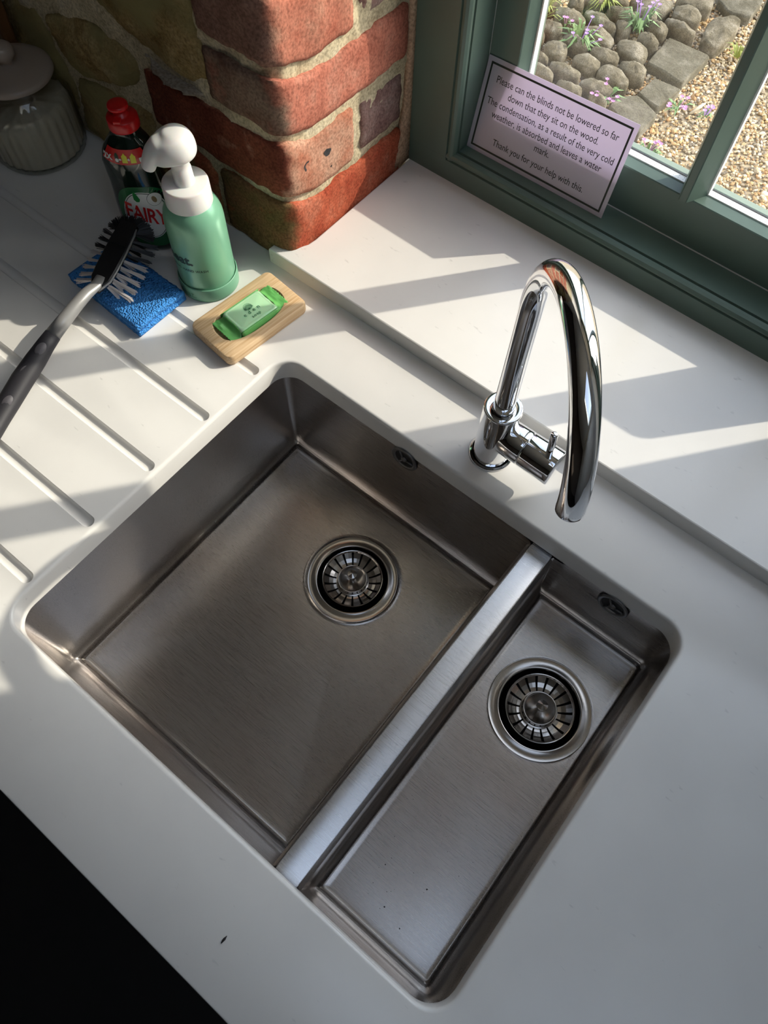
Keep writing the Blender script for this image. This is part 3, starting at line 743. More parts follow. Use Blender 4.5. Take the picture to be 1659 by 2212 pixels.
# ------------------------------------------------------------------ notice card leaning on the window
BL, BR, TL, TR = Vector((-.0083, .3690, .0613)), Vector((.1955, .3700, .0613)), Vector((-.0083, .3945, .1700)), Vector((.1950, .3955, .1745))
M['card'] = mat('laminated_paper', (.78, .75, .80), .25)
nt = M['card'].node_tree; p_ = nt.nodes['Principled BSDF']
tb = nt.nodes.new('ShaderNodeBsdfTranslucent'); tb.inputs[0].default_value = (.80, .72, .86, 1)
ms = nt.nodes.new('ShaderNodeMixShader'); ms.inputs[0].default_value = .45
nt.links.new(p_.outputs[0], ms.inputs[1]); nt.links.new(tb.outputs[0], ms.inputs[2]); nt.links.new(ms.outputs[0], nt.nodes['Material Output'].inputs[0])
M['ink'] = mat('black_ink', (.012, .018, .014), .5); M['ink_border'] = mat('dark_green_border', (.02, .028, .02), .5)
card = empty('notice_card', tuple((BL + BR) / 2), label='laminated white notice about lowering the blinds, leaning on the green window frame', cat='sign')
CI = Matrix.Translation(-(BL + BR) / 2)
CNs = (BR - BL).cross(TL - BL).normalized()         # faces the room
def cardp(u, v, h=0):                                # u, v in 0..1
    p = BL * (1 - u) * (1 - v) + BR * u * (1 - v) + TL * (1 - u) * v + TR * u * v
    return p + CNs * h
def cprt(name, me, m): 
    o = obj(name, me, M[m], card, False); o.matrix_parent_inverse = CI; return o
CW, CH = .2036, .1117
mb = MB(); nu_, nv_ = 40, 24
for h in (-.0004, 0): mb.v += [tuple(cardp(i / nu_, j / nv_, h)) for j in range(nv_ + 1) for i in range(nu_ + 1)]
n1_ = (nu_ + 1) * (nv_ + 1)
for j in range(nv_):
    for i in range(nu_):
        q = (j * (nu_ + 1) + i, j * (nu_ + 1) + i + 1, (j + 1) * (nu_ + 1) + i + 1, (j + 1) * (nu_ + 1) + i)
        mb.f.append(tuple(n1_ + t for t in q)); mb.f.append(q[::-1])
per = [(i, 0) for i in range(nu_)] + [(nu_, j) for j in range(nv_)] + [(i, nv_) for i in range(nu_, 0, -1)] + [(0, j) for j in range(nv_, 0, -1)]
for k_ in range(len(per)):
    (i0, j0), (i1, j1) = per[k_], per[(k_ + 1) % len(per)]
    A_, B2 = j0 * (nu_ + 1) + i0, j1 * (nu_ + 1) + i1; mb.f.append((A_, B2, n1_ + B2, n1_ + A_))
cprt('sheet', fix(mb.mesh()), 'card')
mb = MB()
def cquad(x0, x1, y0, y1, h=.0003): mb.add([cardp(x0 / CW, y0 / CH, h), cardp(x1 / CW, y0 / CH, h), cardp(x1 / CW, y1 / CH, h), cardp(x0 / CW, y1 / CH, h)], [(0, 1, 2, 3)])
e0, t_ = .0052, .0024
cquad(e0, CW - e0, e0, e0 + t_); cquad(e0, CW - e0, CH - e0 - t_, CH - e0); cquad(e0, e0 + t_, e0 + t_, CH - e0 - t_); cquad(CW - e0 - t_, CW - e0, e0 + t_, CH - e0 - t_)
cprt('border', mb.mesh(), 'ink_border')
mb = MB()
lines = [("Please can the blinds not be lowered so far", .0865, .0118), ("down that they sit on the wood.", .0735, .0118), ("The condensation, as a result of the very cold", .0605, .0118),
         ("weather, is absorbed and leaves a water", .0475, .0118), ("mark.", .0345, .0118), ("Thank you for your help with this.", .0165, .0118)]
for s, yb, sz in lines:
    v, f = text_mesh(s, sz, 'CENTER')
    w = max(a for a, _ in v) - min(a for a, _ in v); k = 0.82
    mb.add([cardp(.5 + a * k / CW, (yb + b_) / CH, .0003) for a, b_ in v], f)
cprt('lettering', mb.mesh(), 'ink')

# unseen blank rounded card, added on the sash to cast a shadow on the sill
y_ = lambda z: .3755 + (z - .0613) * .12
cc_ = chaikin([(.520, .0618), (.584, .0618), (.584, .232), (.520, .232)], 0)
o2 = [(x, z) for x, z in rrect(.520, .584, .0618, .232, .012, 6, 3)]
mb = MB().loops([[(x, y_(z), z) for x, z in o2], [(x, y_(z) + .0012, z) for x, z in o2]], True, True, True)
obj('shadow_card', mb.bm(), mat('plain_card', (.7, .69, .66), .5), None, False, label='plain pale card with rounded corners added out of view on the sash to shadow the sill', cat='card')

# ------------------------------------------------------------------ soap dispenser
sx, sy = -.1493, .0264
disp = empty('soap_dispenser', (sx, sy, 0), label='sage green pump bottle with a white pump, behind the wooden soap dish', cat='soap dispenser')
M['sage'] = mat('sage_green_aluminium', (.21, .47, .31), .30, .15)
M['sage_ring'] = mat('sage_green_silicone', (.19, .42, .28), .42)
M['pump'] = mat('white_plastic', (.80, .79, .77), .28, Subsurface_Weight=.35, Subsurface_Scale=.006)
M['sage_ink'] = mat('dark_green_ink', (.015, .05, .035), .5); M['sage_emboss'] = mat('embossed_green', (.10, .25, .16), .45)
def dpart(name, mb, m, **k): return obj(name, mb.bm() if isinstance(mb, MB) else mb, M[m], disp, **k)
dpart('body', MB().lathe([(.0005, .0035), (.0320, .0035), (.0340, .0060), (.0343, .0120), (.0343, .1000), (.0338, .1080), (.0322, .1155), (.0295, .1215), (.0268, .1255), (.0255, .1275), (.0005, .128)], n=64), 'sage')
dpart('base_ring', MB().lathe([(.0005, .0002), (.0350, .0002), (.0364, .0016), (.0366, .0050), (.0366, .0190), (.0362, .0206), (.0356, .0208), (.0351, .0200), (.0347, .0150)], n=64), 'sage_ring')
dpart('collar', MB().lathe([(.0005, .1240), (.0262, .1240), (.0264, .1250), (.0258, .1490), (.0252, .1506), (.0240, .1512), (.0115, .1512)], n=56), 'pump')
dpart('pump_stem', MB().lathe([(.0118, .1505), (.0112, .1530), (.0106, .1690), (.0098, .1700), (.0098, .1740), (.0108, .1760), (.0108, .1860), (.0005, .1862)], n=40), 'pump')
# head: rounded cap that flows into a down-turned nozzle
nd = Vector((-.52, -.85, 0)).normalized()
L = []
hp = [(.0165, .1845), (.0198, .1860), (.0212, .1895), (.0212, .1955), (.0206, .2000), (.0192, .2045), (.0168, .2085), (.0130, .2115), (.0080, .2132), (.0030, .2138), (.0004, .2139)]
for r, z in hp:
    l = []
    for j in range(56):
        a = 2 * PI * j / 56; d = Vector((math.cos(a), math.sin(a), 0)); f = max(0, d.dot(nd)) ** 2.2
        k = 1 + .34 * f * min(1, r / .0165); zz = z - .004 * f * (1 if r > .012 else 0)
        l.append((d.x * r * k, d.y * r * k, zz))
    L.append(l)
hm = MB().loops(L, True, True, False)
P0 = Vector((0, 0, .1985)) + nd * .008
npts = [P0, Vector((0, 0, .1965)) + nd * .017, Vector((0, 0, .1915)) + nd * .0245, Vector((0, 0, .1840)) + nd * .0300, Vector((0, 0, .1760)) + nd * .0335]
hm.tube(npts, [(.0165, .0125), (.0155, .0122), (.0122, .0104), (.0094, .0084), (.0086, .0076)], 24)
ho = dpart('pump_head', hm, 'pump')
md = ho.modifiers.new('fuse', 'REMESH'); md.mode = 'VOXEL'; md.voxel_size = .0011
m2 = ho.modifiers.new('soften', 'SMOOTH'); m2.factor = .5; m2.iterations = 26
dg = bpy.context.evaluated_depsgraph_get(); dg.update()
nm = bpy.data.meshes.new_from_object(ho.evaluated_get(dg)); ho.modifiers.clear(); ho.data = nm
nm.polygons.foreach_set('use_smooth', [True] * len(nm.polygons))
def on_cyl(v, f, R, a0, z0, name, m, h=.0003):
    mb = MB().add([((R + h) * math.cos(a0 + a / R), (R + h) * math.sin(a0 + a / R), z0 + b_) for a, b_ in v], f)
    obj(name, mb.mesh(), M[m], disp, False)
ac = math.atan2(-.80, .02)
v, f = text_mesh('neat.', .0185, 'CENTER', 0, .0006); on_cyl(v, f, .0343, ac - .02, .0600, 'lettering', 'sage_ink')
v, f = text_mesh('FOAMING HAND WASH', .0049, 'CENTER', 0, .0001, 1.12); on_cyl(v, f, .0343, ac + .12, .0490, 'lettering', 'sage_ink')
v, f = text_mesh('neat.', .0135, 'CENTER', 0, .0002); on_cyl(v, f, .0366, ac - .02, .0062, 'lettering', 'sage_emboss')

# ------------------------------------------------------------------ wooden soap dish and wrapped soap
M['bamboo'] = mat('bamboo_wood', (.55, .35, .17), .5)
nt = M['bamboo'].node_tree; n = nt.nodes; l = nt.links; tc = n['Texture Coordinate']
mp = n.new('ShaderNodeMapping'); mp.inputs['Scale'].default_value = (420, 14, 420); l.new(tc.outputs['Object'], mp.inputs[0])
t = n.new('ShaderNodeTexNoise'); t.inputs['Scale'].default_value = 1; t.inputs['Detail'].default_value = 4; l.new(mp.outputs[0], t.inputs['Vector'])
t2 = n.new('ShaderNodeTexNoise'); t2.inputs['Scale'].default_value = 18; l.new(tc.outputs['Object'], t2.inputs['Vector'])
r = n.new('ShaderNodeValToRGB'); e = r.color_ramp.elements; e[0].position = .30; e[0].color = (.56, .34, .16, 1); e[1].position = .62; e[1].color = (.76, .55, .33, 1)
l.new(t.outputs['Fac'], r.inputs[0])
mx = n.new('ShaderNodeMix'); mx.data_type = 'RGBA'; mx.blend_type = 'MULTIPLY'; mx.inputs[0].default_value = .2
l.new(r.outputs[0], mx.inputs[6]); l.new(t2.outputs['Fac'], mx.inputs[7]); l.new(mx.outputs[2], n['Principled BSDF'].inputs['Base Color'])
DC = Vector((-.0645, .0105, 0)); DRZ = math.radians(-6.2)
HX, HY, HT = .0375, .0625, .0165
L = []
def dl(i, r, z): L.append([(x, y, z) for x, y in rrect(-HX + i, HX - i, -HY + i, HY - i, r, 9, 11)])
dl(.0035, .006, .0003); dl(.0012, .0085, .0014); dl(.0003, .009, .0040); dl(0, .0095, .0085); dl(.0004, .009, .0135); dl(.0014, .008, .0157); dl(.0032, .007, HT)
base = L[-1]
EA, EB = .0262, .0485
def ell(s, z):
    out = []
    for x, y, _ in base:
        a = math.atan2(y / HY, x / HX); c_, s_ = math.cos(a), math.sin(a)
        q = (abs(c_) ** 2.6 + abs(s_) ** 2.6) ** (-1 / 2.6)
        out.append((EA * s * q * c_, EB * s * q * s_, z))
    return out
L += [ell(1.0, HT), ell(.975, HT - .0016), ell(.93, HT - .0040), ell(.85, HT - .0058), ell(.6, HT - .0064), ell(.3, HT - .0064), ell(.02, HT - .0064)]
dish = obj('soap_dish', MB().loops(L, True, True, True).bm(), M['bamboo'], None, True, label='rectangular bamboo soap dish with rounded corners beside the sink', cat='soap dish')
dish.data.set_sharp_from_angle(angle=math.radians(28)); dish.location = DC; dish.rotation_euler = (0, 0, DRZ)

M['wrap'] = mat('green_wrapper', (.20, .60, .17), .22, Transmission_Weight=.25)
M['soapbar'] = mat('pale_green_soap', (.46, .74, .46), .25, Subsurface_Weight=.2, Subsurface_Scale=.004)
M['wrap_ink'] = mat('soap_print', (.03, .16, .07), .5)
soap = empty('soap_bar', (DC.x + .0015, DC.y + .0010, HT - .0064), DRZ + math.radians(-.6), label='pale green wrapped guest soap lying in the bamboo dish', cat='soap')
L = []
def sl(i, r, z): L.append([(x, y, z) for x, y in rrect(-.0195 + i, .0195 - i, -.0285 + i, .0285 - i, r, 6, 6)])
sl(.002, .003, .0012); sl(.0003, .004, .003); sl(0, .004, .0085); sl(.0010, .004, .0108); sl(.0032, .004, .0118); sl(.0042, .003, .0114); sl(.0052, .003, .0117)
obj('bar', MB().loops(L, True, True, True).bm(), M['soapbar'], soap)
# wrapper: a crimped skirt at both ends and a thin skin round the middle
for s in (-1, 1):
    mb = MB(); nu, nv = 22, 12; v = []
    for j in range(nv + 1):
        t = j / nv
        for i in range(nu + 1):
            u = i / nu * 2 - 1
            y = s * (.0275 + .0165 * t + (.0006 * (1 if i % 2 else -1) if j == nv else 0))
            wdt = .0200 + .0022 * t; x = u * wdt
            hgt = .0066 * max(0, 1 - t * 2.2) ** 1.6 * (1 - abs(u) ** 6 * .8) + .0050 + .0022 * t - .0016 * abs(u) ** 3 + .0011 * mnoise.noise(Vector((u * 3, t * 5 + s * 4, 1))) * (1 - .3 * t)
            if .45 < t < .8 and -.55 < u < .15: hgt += .0006
            v.append((x, y, hgt))
    f = [(j * (nu + 1) + i, j * (nu + 1) + i + 1, (j + 1) * (nu + 1) + i + 1, (j + 1) * (nu + 1) + i) for j in range(nv) for i in range(nu)]
    bm = MB().add(v, f).bm(); bmesh.ops.solidify(bm, geom=bm.faces[:], thickness=.0004)
    obj('wrapper_end', bm, M['wrap'], soap)
for s in (-1, 1):
    mb = MB(); sec = [(s * .0190, .0104), (s * .0200, .0080), (s * .0203, .0030), (s * .0215, .0012), (s * .0222, .0014), (s * .0211, .0040), (s * .0206, .0090), (s * .0192, .0112)]
    obj('wrapper_side', MB().loops([[(x, y, z) for x, z in sec] for y in np.linspace(-.029, .029, 12)], True, True, True).bm(), M['wrap'], soap)
def soap_text(body, size, xc, yc, sp):
    v, f = text_mesh(body, size, 'CENTER', 0, 0, sp)
    obj('lettering', MB().add([(xc - b_, yc + a, .0121) for a, b_ in v], f).mesh(), M['wrap_ink'], soap, False)
soap_text('eden', .0078, .0050, .0005, 1.75); soap_text('soap', .0062, .0122, .0015, 1.15)
mb = MB()    # round leaf emblem: veins fanning from the stem
ox, oy = -.0010, .0010
for k in range(11):
    a = PI - 1.25 + 2.5 * k / 10; rr = .0092 * (1 - .25 * abs(k - 5) / 5)
    q = Vector((math.cos(a), math.sin(a))); w_ = Vector((-q.y, q.x)) * .00018
    A, B_ = Vector((ox, oy)), Vector((ox, oy)) + q * rr
    mb.add([(A.x - w_.x, A.y - w_.y, .0121), (A.x + w_.x, A.y + w_.y, .0121), (B_.x + w_.x, B_.y + w_.y, .0121), (B_.x - w_.x, B_.y - w_.y, .0121)], [(0, 1, 2, 3)])
    for kk in (-1, 1):
        C = A + q * rr * .55; q2 = Vector((math.cos(a + .45 * kk), math.sin(a + .45 * kk))); D = C + q2 * rr * .38; w2 = Vector((-q2.y, q2.x)) * .00014
        mb.add([(C.x - w2.x, C.y - w2.y, .0121), (C.x + w2.x, C.y + w2.y, .0121), (D.x + w2.x, D.y + w2.y, .0121), (D.x - w2.x, D.y - w2.y, .0121)], [(0, 1, 2, 3)])
ring = lambda r: [(ox - .0046 + r * math.cos(2 * PI * j / 30), oy + r * math.sin(2 * PI * j / 30), .0121) for j in range(30)]
mb.loops([ring(.0050), ring(.0053)])
obj('leaf_emblem', mb.mesh(), M['wrap_ink'], soap, False)

# ------------------------------------------------------------------ folded sponge cloth
M['sponge'] = mat('blue_cellulose', (.035, .20, .62), .85)
nt = M['sponge'].node_tree; n = nt.nodes; l = nt.links; tc = n['Texture Coordinate']
vo = n.new('ShaderNodeTexVoronoi'); vo.inputs['Scale'].default_value = 430; vo.inputs['Randomness'].default_value = 1; l.new(tc.outputs['Object'], vo.inputs['Vector'])
v2 = n.new('ShaderNodeTexNoise'); v2.inputs['Scale'].default_value = 260; v2.inputs['Detail'].default_value = 4; l.new(tc.outputs['Object'], v2.inputs['Vector'])
ad = n.new('ShaderNodeMath'); ad.operation = 'ADD'; l.new(vo.outputs['Distance'], ad.inputs[0]); l.new(v2.outputs['Fac'], ad.inputs[1])
bp = n.new('ShaderNodeBump'); bp.inputs['Strength'].default_value = 1; bp.inputs['Distance'].default_value = .0022; l.new(ad.outputs[0], bp.inputs['Height']); l.new(bp.outputs[0], n['Principled BSDF'].inputs['Normal'])
vp = n.new('ShaderNodeTexVoronoi'); vp.inputs['Scale'].default_value = 170; l.new(tc.outputs['Object'], vp.inputs['Vector'])
rp = n.new('ShaderNodeValToRGB'); rp.color_ramp.elements[0].position = .10; rp.color_ramp.elements[1].position = .26
rp.color_ramp.elements[0].color = (.015, .11, .40, 1); rp.color_ramp.elements[1].color = (.055, .30, .78, 1)
l.new(vp.outputs['Distance'], rp.inputs[0]); l.new(rp.outputs[0], n['Principled BSDF'].inputs['Base Color'])
sp = empty('sponge_cloth', (-.2135, -.0500, 0), label='bright blue folded sponge cloth under the dish brush', cat='sponge')
Q = [Vector((-.2815, -.0855)), Vector((-.1490, -.0920)), Vector((-.1490, -.0150)), Vector((-.2760, -.0130))]
def sponge_layer(name, zb, zt):
    L = []; n = 34; m_ = 22
    def pt(u, v): return Q[0] * (1 - u) * (1 - v) + Q[1] * u * (1 - v) + Q[2] * u * v + Q[3] * (1 - u) * v
    mb = MB(); idx = {}
    def add(u, v, top, du=0):
        p = pt(u, v); z = zt(u, v) if top else zb(u, v)
        w = .0009 * mnoise.fractal(Vector((p.x, p.y, z)) * 260, .8, 2, 2)
        e = min(u, 1 - u) * .13; g = min(v, 1 - v) * .08
        rnd = max(0, .002 - min(e, g)) * .5
        mb.v.append((p.x - sp.location.x + w, p.y - sp.location.y + w * .7, max(.0003, z + w + (-rnd if top else rnd)))); return len(mb.v) - 1
    T = [[add(i / n, j / m_, True) for i in range(n + 1)] for j in range(m_ + 1)]
    B_ = [[add(i / n, j / m_, False) for i in range(n + 1)] for j in range(m_ + 1)]
    for j in range(m_):
        for i in range(n):
            mb.f.append((T[j][i], T[j][i + 1], T[j + 1][i + 1], T[j + 1][i])); mb.f.append((B_[j][i], B_[j + 1][i], B_[j + 1][i + 1], B_[j][i + 1]))
    for i in range(n):
        mb.f.append((B_[0][i], B_[0][i + 1], T[0][i + 1], T[0][i])); mb.f.append((B_[m_][i + 1], B_[m_][i], T[m_][i], T[m_][i + 1]))
    for j in range(m_):
        mb.f.append((B_[j + 1][0], B_[j][0], T[j][0], T[j + 1][0])); mb.f.append((B_[j][n], B_[j + 1][n], T[j + 1][n], T[j][n]))
    obj(name, mb.bm(), M['sponge'], sp)
gap = lambda u, v: .0030 * max(0, (u - .72) / .28) ** 1.2 * math.sin(PI * min(1, .12 + v * .95))
sponge_layer('lower_layer', lambda u, v: .0005, lambda u, v: .0062 + .0012 * u)
sponge_layer('upper_layer', lambda u, v: .0064 + .0012 * u + gap(u, v), lambda u, v: .0128 + .0030 * u + gap(u, v) + .0012 * math.sin(PI * v))

# ------------------------------------------------------------------ dish brush
M['brush_black'] = mat('brush_black_plastic', (.012, .012, .013), .38); M['brush_grey'] = mat('brush_silver_plastic', (.36, .355, .35), .32, .3)
M['brush_grip'] = mat('brush_soft_grip', (.022, .021, .026), .55); M['grip_pad'] = mat('brush_grip_pad', (.085, .08, .09), .5)
M['bristle_w'] = mat('white_bristle', (.62, .58, .56), .4); M['bristle_k'] = mat('black_bristle', (.008, .008, .009), .5)
N = Vector((-.2084, -.0927, .0450)); T = Vector((-.2330, -.0085, .0670))
brush = empty('dish_brush', (-.2000, -.17, 0), label='black dish brush with grey neck and white bristles lying across the blue sponge', cat='brush')
BI = Matrix.Translation((.2, .17, 0))
def bpart(name, me, m, smooth=True, parent=brush, **k):
    o = obj(name, me, M[m], parent, smooth, **k); o.matrix_parent_inverse = BI if parent is brush else Matrix.Identity(4); return o
Ld = (T - N).normalized(); Wd = Ld.cross(Vector((0, 0, 1))).normalized(); Nn = Wd.cross(Ld).normalized(); HL = (T - N).length
outline = [(-.002, .0045), (.006, .0085), (.014, .0125), (.030, .0135), (.050, .0138), (.066, .0132), (.078, .0125), (HL, .0110)]
def head_ring(w_off, h):
    pts_ = [(a, w + w_off) for a, w in outline]
    return [tuple(N + Ld * a + Wd * w + Nn * h) for a, w in pts_] + [tuple(N + Ld * a - Wd * w + Nn * h) for a, w in reversed(pts_)]
bpart('head', MB().loops([head_ring(-.002, -.0080), head_ring(0, -.0065), head_ring(0, -.0010), head_ring(-.0015, .0004)], True, True, True).bm(), 'brush_black', False)
mb = MB(); rim = [(a, w + .0006) for a, w in outline[:-1]]
mb.tube([N + Ld * a + Wd * w - Nn * .0015 for a, w in rim] + [N + Ld * (HL - .004) + Wd * .0120 - Nn * .001], [.0012] + [.0014] * (len(rim) - 1) + [.0009], 8)
bpart('head_rim', mb.bm(), 'brush_grey')
bpart('scraper', MB().prism([(.060, -.0118), (.060, .0118), (HL + .0015, .0105), (HL + .0015, -.0105)], .0002, .0022, lambda a, w, h: tuple(N + Ld * a + Wd * w + Nn * h * (1 if a < .07 else .3))).bm(), 'brush_black', False)
neck = [N + Ld * .016 - Nn * .001, N + Ld * .004, Vector((-.2075, -.1050, .0470)), Vector((-.2050, -.1240, .0450)), Vector((-.2030, -.1450, .0405)), Vector((-.2021, -.1668, .0340))]
bpart('neck', MB().tube(neck, [(.0066, .0026), (.0068, .0046), (.0074, .0062), (.0079, .0072), (.0085, .0079), (.0092, .0084)], 20, True).bm(), 'brush_grey')
grip = [Vector((-.2021, -.1662, .0342)), Vector((-.2005, -.1800, .0305)), Vector((-.1965, -.2000, .0260)), Vector((-.1905, -.2260, .0215)), Vector((-.1825, -.2520, .0175)), Vector((-.1745, -.2750, .0148)), Vector((-.1640, -.3000, .0130)), Vector((-.1500, -.3300, .0122)), Vector((-.1400, -.3500, .0118))]
gr = [(.0095, .0088), (.0104, .0096), (.0122, .0106), (.0132, .0110), (.0130, .0106), (.0122, .0102), (.0112, .0098), (.0104, .0094), (.0060, .0060)]
bpart('grip', MB().tube(grip, gr, 24, True).bm(), 'brush_grip')
for c, a_, s in ((Vector((-.1985, -.1880, .0285)), .0052, .0085), (Vector((-.1918, -.2180, .0225)), .0056, .0090), (Vector((-.1800, -.2560, .0170)), .0050, .0085)):
    dirv = Vector((.14, -.96, -.2)).normalized(); side = dirv.cross(Vector((0, 0, 1))).normalized(); upv = side.cross(dirv).normalized()
    if upv.z < 0: upv = -upv
    fc = (upv * .92 - side * .38 if side.x < 0 else upv * .92 + side * .38).normalized(); sd2 = dirv.cross(fc).normalized()
    ring = lambda k, h: [tuple(c + dirv * (s * k * math.cos(2 * PI * j / 24)) + sd2 * (a_ * k * math.sin(2 * PI * j / 24)) + fc * (h)) for j in range(24)]
    bpart('grip_pad', MB().loops([ring(1, .0078), ring(1, .0098), ring(.9, .0104), ring(.05, .0108)]).bm(), 'grip_pad')
def tuft(a, side, m, direction, length, nb=22, spread=.10, seed=0):
    rr = random.Random(seed); root = N + Ld * a + Wd * side - Nn * .0055; mb = MB()
    for i in range(nb):
        o = Vector((rr.uniform(-1, 1), rr.uniform(-1, 1), rr.uniform(-1, 1))) * .0013
        d = (direction + Vector((rr.uniform(-1, 1), rr.uniform(-1, 1), rr.uniform(-1, 1))) * spread).normalized(); ln = length * rr.uniform(.9, 1.04)
        A = root + o; B_ = A + d * ln; s = d.cross(Vector((.3, .2, .9))).normalized() * .00038; t = d.cross(s).normalized() * .00038
        mb.add([A + s, A - s * .5 + t, A - s * .5 - t, B_ + s, B_ - s * .5 + t, B_ - s * .5 - t], [(0, 1, 4, 3), (1, 2, 5, 4), (2, 0, 3, 5), (3, 4, 5)])
    return bpart('bristle_tuft', mb.bm(), m, False)
k = 0
for i in range(8):
    a = .010 + i * .0088
    for s in (1, -1):
        for row in (0, 1):
            dd = (Wd * s * (.92 if row == 0 else .45) - Nn * (.42 if row == 0 else .9) + Ld * (-.12 + .06 * i)).normalized()
            black = i >= 5 
            tuft(a, s * (.0118 if row == 0 else .006), 'bristle_k' if black else 'bristle_w', dd, .0295 if row == 0 else .024, seed=k, nb=22 if row == 0 else 16, spread=.07); k += 1
for i in range(9):
    ph = -1.25 + 2.5 * i / 8
    dd = (Ld * math.cos(ph) + Wd * math.sin(ph) - Nn * .35).normalized()
    tuft(HL - .010 + .004 * math.cos(ph), .010 * math.sin(ph), 'bristle_k', dd, .0225, 60, .20, 100 + i)

# ------------------------------------------------------------------ washing-up liquid bottle
M['bottle'] = mat('dark_green_bottle', (.004, .013, .008), .07, Coat_Weight=.5)
M['red_cap'] = mat('red_plastic', (.62, .012, .014), .28); M['label_red'] = mat('red_label', (.60, .02, .02), .25)
M['label_green'] = mat('green_label', (.008, .12, .035), .25); M['label_white'] = mat('white_label', (.74, .76, .74), .3)
M['label_dark'] = mat('dark_green_label', (.006, .035, .018), .3); M['label_yellow'] = mat('yellow_print', (.75, .70, .02), .3); M['drop'] = mat('green_drop', (.02, .22, .05), .2)
M['leaf_brown'] = mat('leaf_print', (.16, .10, .02), .3)
fl = Vector((-.2500, .0370, 0)); frz = math.radians(38)      # local -Y is the front of the bottle
fairy = empty('washing_up_bottle', tuple(fl), frz, label='dark green washing-up liquid bottle with a red cap behind the dish brush', cat='bottle')
fairy.scale = (1, 1, .955)
BZ = [0, .004, .012, .03, .05, .07, .085, .10, .116, .130, .143, .154, .162, .168, .174]
BA = [.030, .0355, .0375, .0385, .0385, .0370, .0350, .0330, .0325, .0325, .0300, .0240, .0185, .0150, .0145]
BB = [.020, .0240, .0255, .0260, .0260, .0250, .0235, .0222, .0218, .0215, .0205, .0185, .0165, .0148, .0145]
BO = [0, 0, 0, 0, 0, -.001, -.002, -.0035, -.0045, -.0045, -.003, -.0015, -.001, 0, 0]
ip = lambda z, A: float(np.interp(z, BZ, A))
def bsurf(s, z, h=.0003):
    a, b_, o = ip(z, BA), ip(z, BB), ip(z, BO); u = max(-.985, min(.985, (s - o) / a)); e = 2.3
    y = -b_ * (1 - abs(u) ** e) ** (1 / e); nx = abs(u) ** (e - 1) * math.copysign(1, u) / a; ny = -(abs(y) / b_) ** (e - 1) / b_
    k = h / math.hypot(nx, ny); return (o + u * a + nx * k, y + ny * k, z)
L = []
for z in np.r_[0, .002, .004, np.linspace(.008, .174, 42)]:
    a, b_, o = ip(z, BA), ip(z, BB), ip(z, BO); l = []; e = 2.3 if z < .145 else 2.0
    for j in range(56):
        t = 2 * PI * j / 56; c_, s_ = math.cos(t), math.sin(t); q = (abs(c_) ** e + abs(s_) ** e) ** (-1 / e)
        l.append((o + a * q * c_, b_ * q * s_, z))
    L.append(l)
def fpart(name, me, m, smooth=True, parent=fairy, **k): return obj(name, me.bm() if isinstance(me, MB) else me, M[m], parent, smooth, **k)
fpart('body', MB().loops(L, True, True, True), 'bottle')
cap = fpart('cap', MB().lathe([(.0145, 0.1715), (.0172, 0.1715), (.0175, 0.1725), (.0172, 0.1830), (.0165, 0.1845), (.0110, 0.1855), (.0085, 0.1870), (.0078, 0.1910), (.0002, 0.1912)], n=48), 'red_cap')
obj('flip_lid', MB().lathe([(.0005, 0.1928), (.0100, 0.1928), (.0112, 0.1940), (.0114, 0.1960), (.0108, 0.1978), (.0090, 0.1984), (.0002, 0.1986)], (-.0015, .001, 0), n=40).bm(), M['red_cap'], cap)
obj('spout', MB().tube([(-.002, .001, .186), (-.002, .001, .194)], .0062, 20).bm(), M['red_cap'], cap)
obj('hinge_tab', bbox(-.0065, .0020, -.0160, -.0070, 0.1830, 0.1875, .001, 2), M['red_cap'], cap, False)
def decal(name, poly, m, h, zoff=0):
    """flat print on the front of the bottle, outline in (s, z)"""
    mb = MB(); n = len(poly); c = (sum(p[0] for p in poly) / n, sum(p[1] for p in poly) / n)
    rings = [1, .8, .6, .4, .2]; L = [[bsurf(c[0] + (a - c[0]) * k, c[1] + (b_ - c[1]) * k, h) for a, b_ in poly] for k in rings]
    mb.loops(L); k0 = len(mb.v); mb.v.append(bsurf(c[0], c[1], h))
    for j in range(n): mb.f.append(((len(rings) - 1) * n + j, (len(rings) - 1) * n + (j + 1) % n, k0))
    return fpart(name, mb, m, False)
def oval(cx, cz, a, b_, n=40, p=2.0, tilt=0):
    out = []
    for j in range(n):
        t = 2 * PI * j / n; c_, s_ = math.cos(t), math.sin(t); q = (abs(c_) ** p + abs(s_) ** p) ** (-1 / p)
        x, z = a * q * c_, b_ * q * s_; out.append((cx + x * math.cos(tilt) - z * math.sin(tilt), cz + x * math.sin(tilt) + z * math.cos(tilt)))
    return out
decal('label_patch', oval(.001, .058, .0310, .0455, 48, 3.0), 'label_green', .0003)
decal('label_panel', oval(.001, .0615, .0255, .0345, 44, 2.5, -.15), 'label_white', .0005)
decal('label_panel', oval(.001, .0615, .0244, .0334, 44, 2.5, -.15), 'label_dark', .0006)
decal('label_panel', oval(.001, .0615, .0236, .0326, 44, 2.5, -.15), 'label_white', .0007)
v, f = text_mesh('FAIRY', .0295, 'CENTER', .10, .0006, .92)
fpart('lettering', MB().add([bsurf(.001 + a * .66, .0540 + b_ * 1.05 - a * .20, .0010) for a, b_ in v], f), 'label_red', False)
decal('drop_emblem', [(-.0065, .0985), (-.0030, .0925), (-.0005, .0868), (-.0018, .0832), (-.0052, .0830), (-.0078, .0862), (-.0080, .0920)], 'drop', .0011)
decal('round_badge', oval(.0155, .0860, .0085, .0090), 'label_dark', .0009); decal('round_badge', oval(.0155, .0860, .0080, .0085), 'label_white', .0011); 
decal('leaf_emblem', oval(.0155, .0862, .0026, .0046, 20, 2, .3), 'leaf_brown', .0013)
